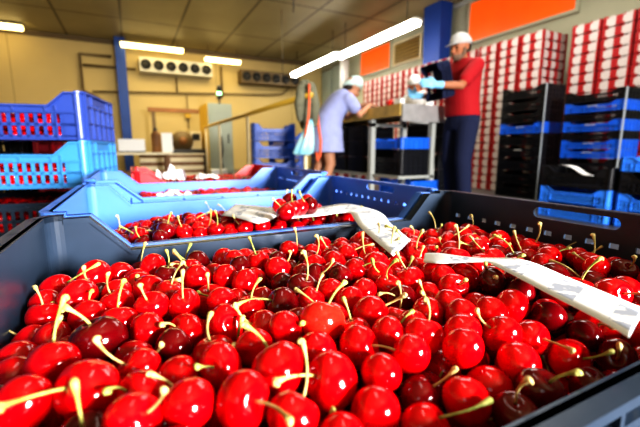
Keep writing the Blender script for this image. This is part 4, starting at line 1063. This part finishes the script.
MB().box(-.6, .6, -.2, .2, .0, .50).build('body', M['brownwood'], t)
for k, z in enumerate((.05, .20, .36)): MB().box(-.6, .6, -.22, -.2, z, z + .09).build('front_board', M['cream'], t)
MB().box(-.62, .62, -.22, .22, .50, .53).build('top', M['cream'], t)
tag(MB().box(-.15, .15, -.1, .1, 0, .22).build('drum_bin', M['whitecloth'], None, (1.55, 7.6, 0)), 'pale bin on the floor before the grey cabinet', 'bin')

# crumpled white paper on the far crates
def crumple(label, c, w, d, h, seed):
    r_ = random.Random(seed); b = MB(); n = 9; vs = []
    ph = [r_.uniform(0, 6) for _ in range(4)]
    for j in range(n):
        for i in range(n):
            x = (i / (n - 1) - .5) * w; y = (j / (n - 1) - .5) * d
            z = h * (math.sin(i * .9 + ph[0]) * math.cos(j * .8 + ph[1]) + .5 * math.sin(i * 1.9 + j + ph[2])) * .5 + h * .6 * (1 - abs(i / (n - 1) - .5) * 1.6) + r_.uniform(-.1, .1) * h
            vs.append((c[0] + x, c[1] + y, c[2] + max(0, z)))
    fs = [(j * n + i, j * n + i + 1, (j + 1) * n + i + 1, (j + 1) * n + i) for j in range(n - 1) for i in range(n - 1)]
    b.add(vs, fs, False); o = b.build('tissue_paper', M['tissue']); so = o.modifiers.new('t', 'SOLIDIFY'); so.thickness = .0006
    tag(o, label, 'paper')
crumple('crumpled white tissue paper on cherries at the left of the pale blue crate', (.10, 1.10, .470), .09, .06, .018, 3)
crumple('crumpled white tissue paper between the pale blue and red crates', (.13, 1.50, .488), .10, .07, .05, 8)
crumple('small crumpled white paper at the middle of the red crate', (.27, 1.56, .486), .09, .07, .022, 12)

# ------------------------------------------------------------------ light
def area(name, loc, target, size, power, colr, sy=None, spread=None):
    l = bpy.data.lights.new(name, 'AREA'); l.energy = power; l.color = colr; l.shape = 'RECTANGLE'; l.size = size; l.size_y = sy or size
    o = bpy.data.objects.new(name, l); col.objects.link(o); o.location = loc
    o.rotation_euler = (Vector(target) - Vector(loc)).to_track_quat('-Z', 'Y').to_euler()
    if spread: l.spread = spread
    return o
area('window_light', (1.5, -2.9, 1.25), (.25, .5, .5), .75, 420, (1, .97, .94), 1.0)
area('left_window_light', (-2.6, -2.2, 2.6), (.0, 2.0, .5), 1.2, 6, (.92, .96, 1))
area('aisle_fill', (3.4, 3.6, 3.3), (3.0, 4.0, 0), 2.0, 95, (1, .98, .92), 3.0)  # added fill under the ceiling, lifts the otherwise dark aisle
area('hall_fill', (1.4, 8.6, 3.2), (1.4, 8.9, 0), 3.0, 150, (1, .82, .46), 2.5)  # added warm fill, brightens the far hall beyond its own tubes
area('near_fill', (.6, .8, 3.3), (.3, .9, 0), 1.6, 7, (1, .96, .88), .25)  # added overhead fill for ambient light on the front crates
w = bpy.data.worlds.new('world'); scene.world = w; w.use_nodes = True
w.node_tree.nodes['Background'].inputs[0].default_value = (.9, .9, 1, 1); w.node_tree.nodes['Background'].inputs[1].default_value = .08
scene.view_settings.view_transform = 'Standard'; scene.view_settings.look = 'High Contrast'
scene.view_settings.exposure = 0.28
scene.cycles.use_denoising = True
scene.cycles.max_bounces = 8
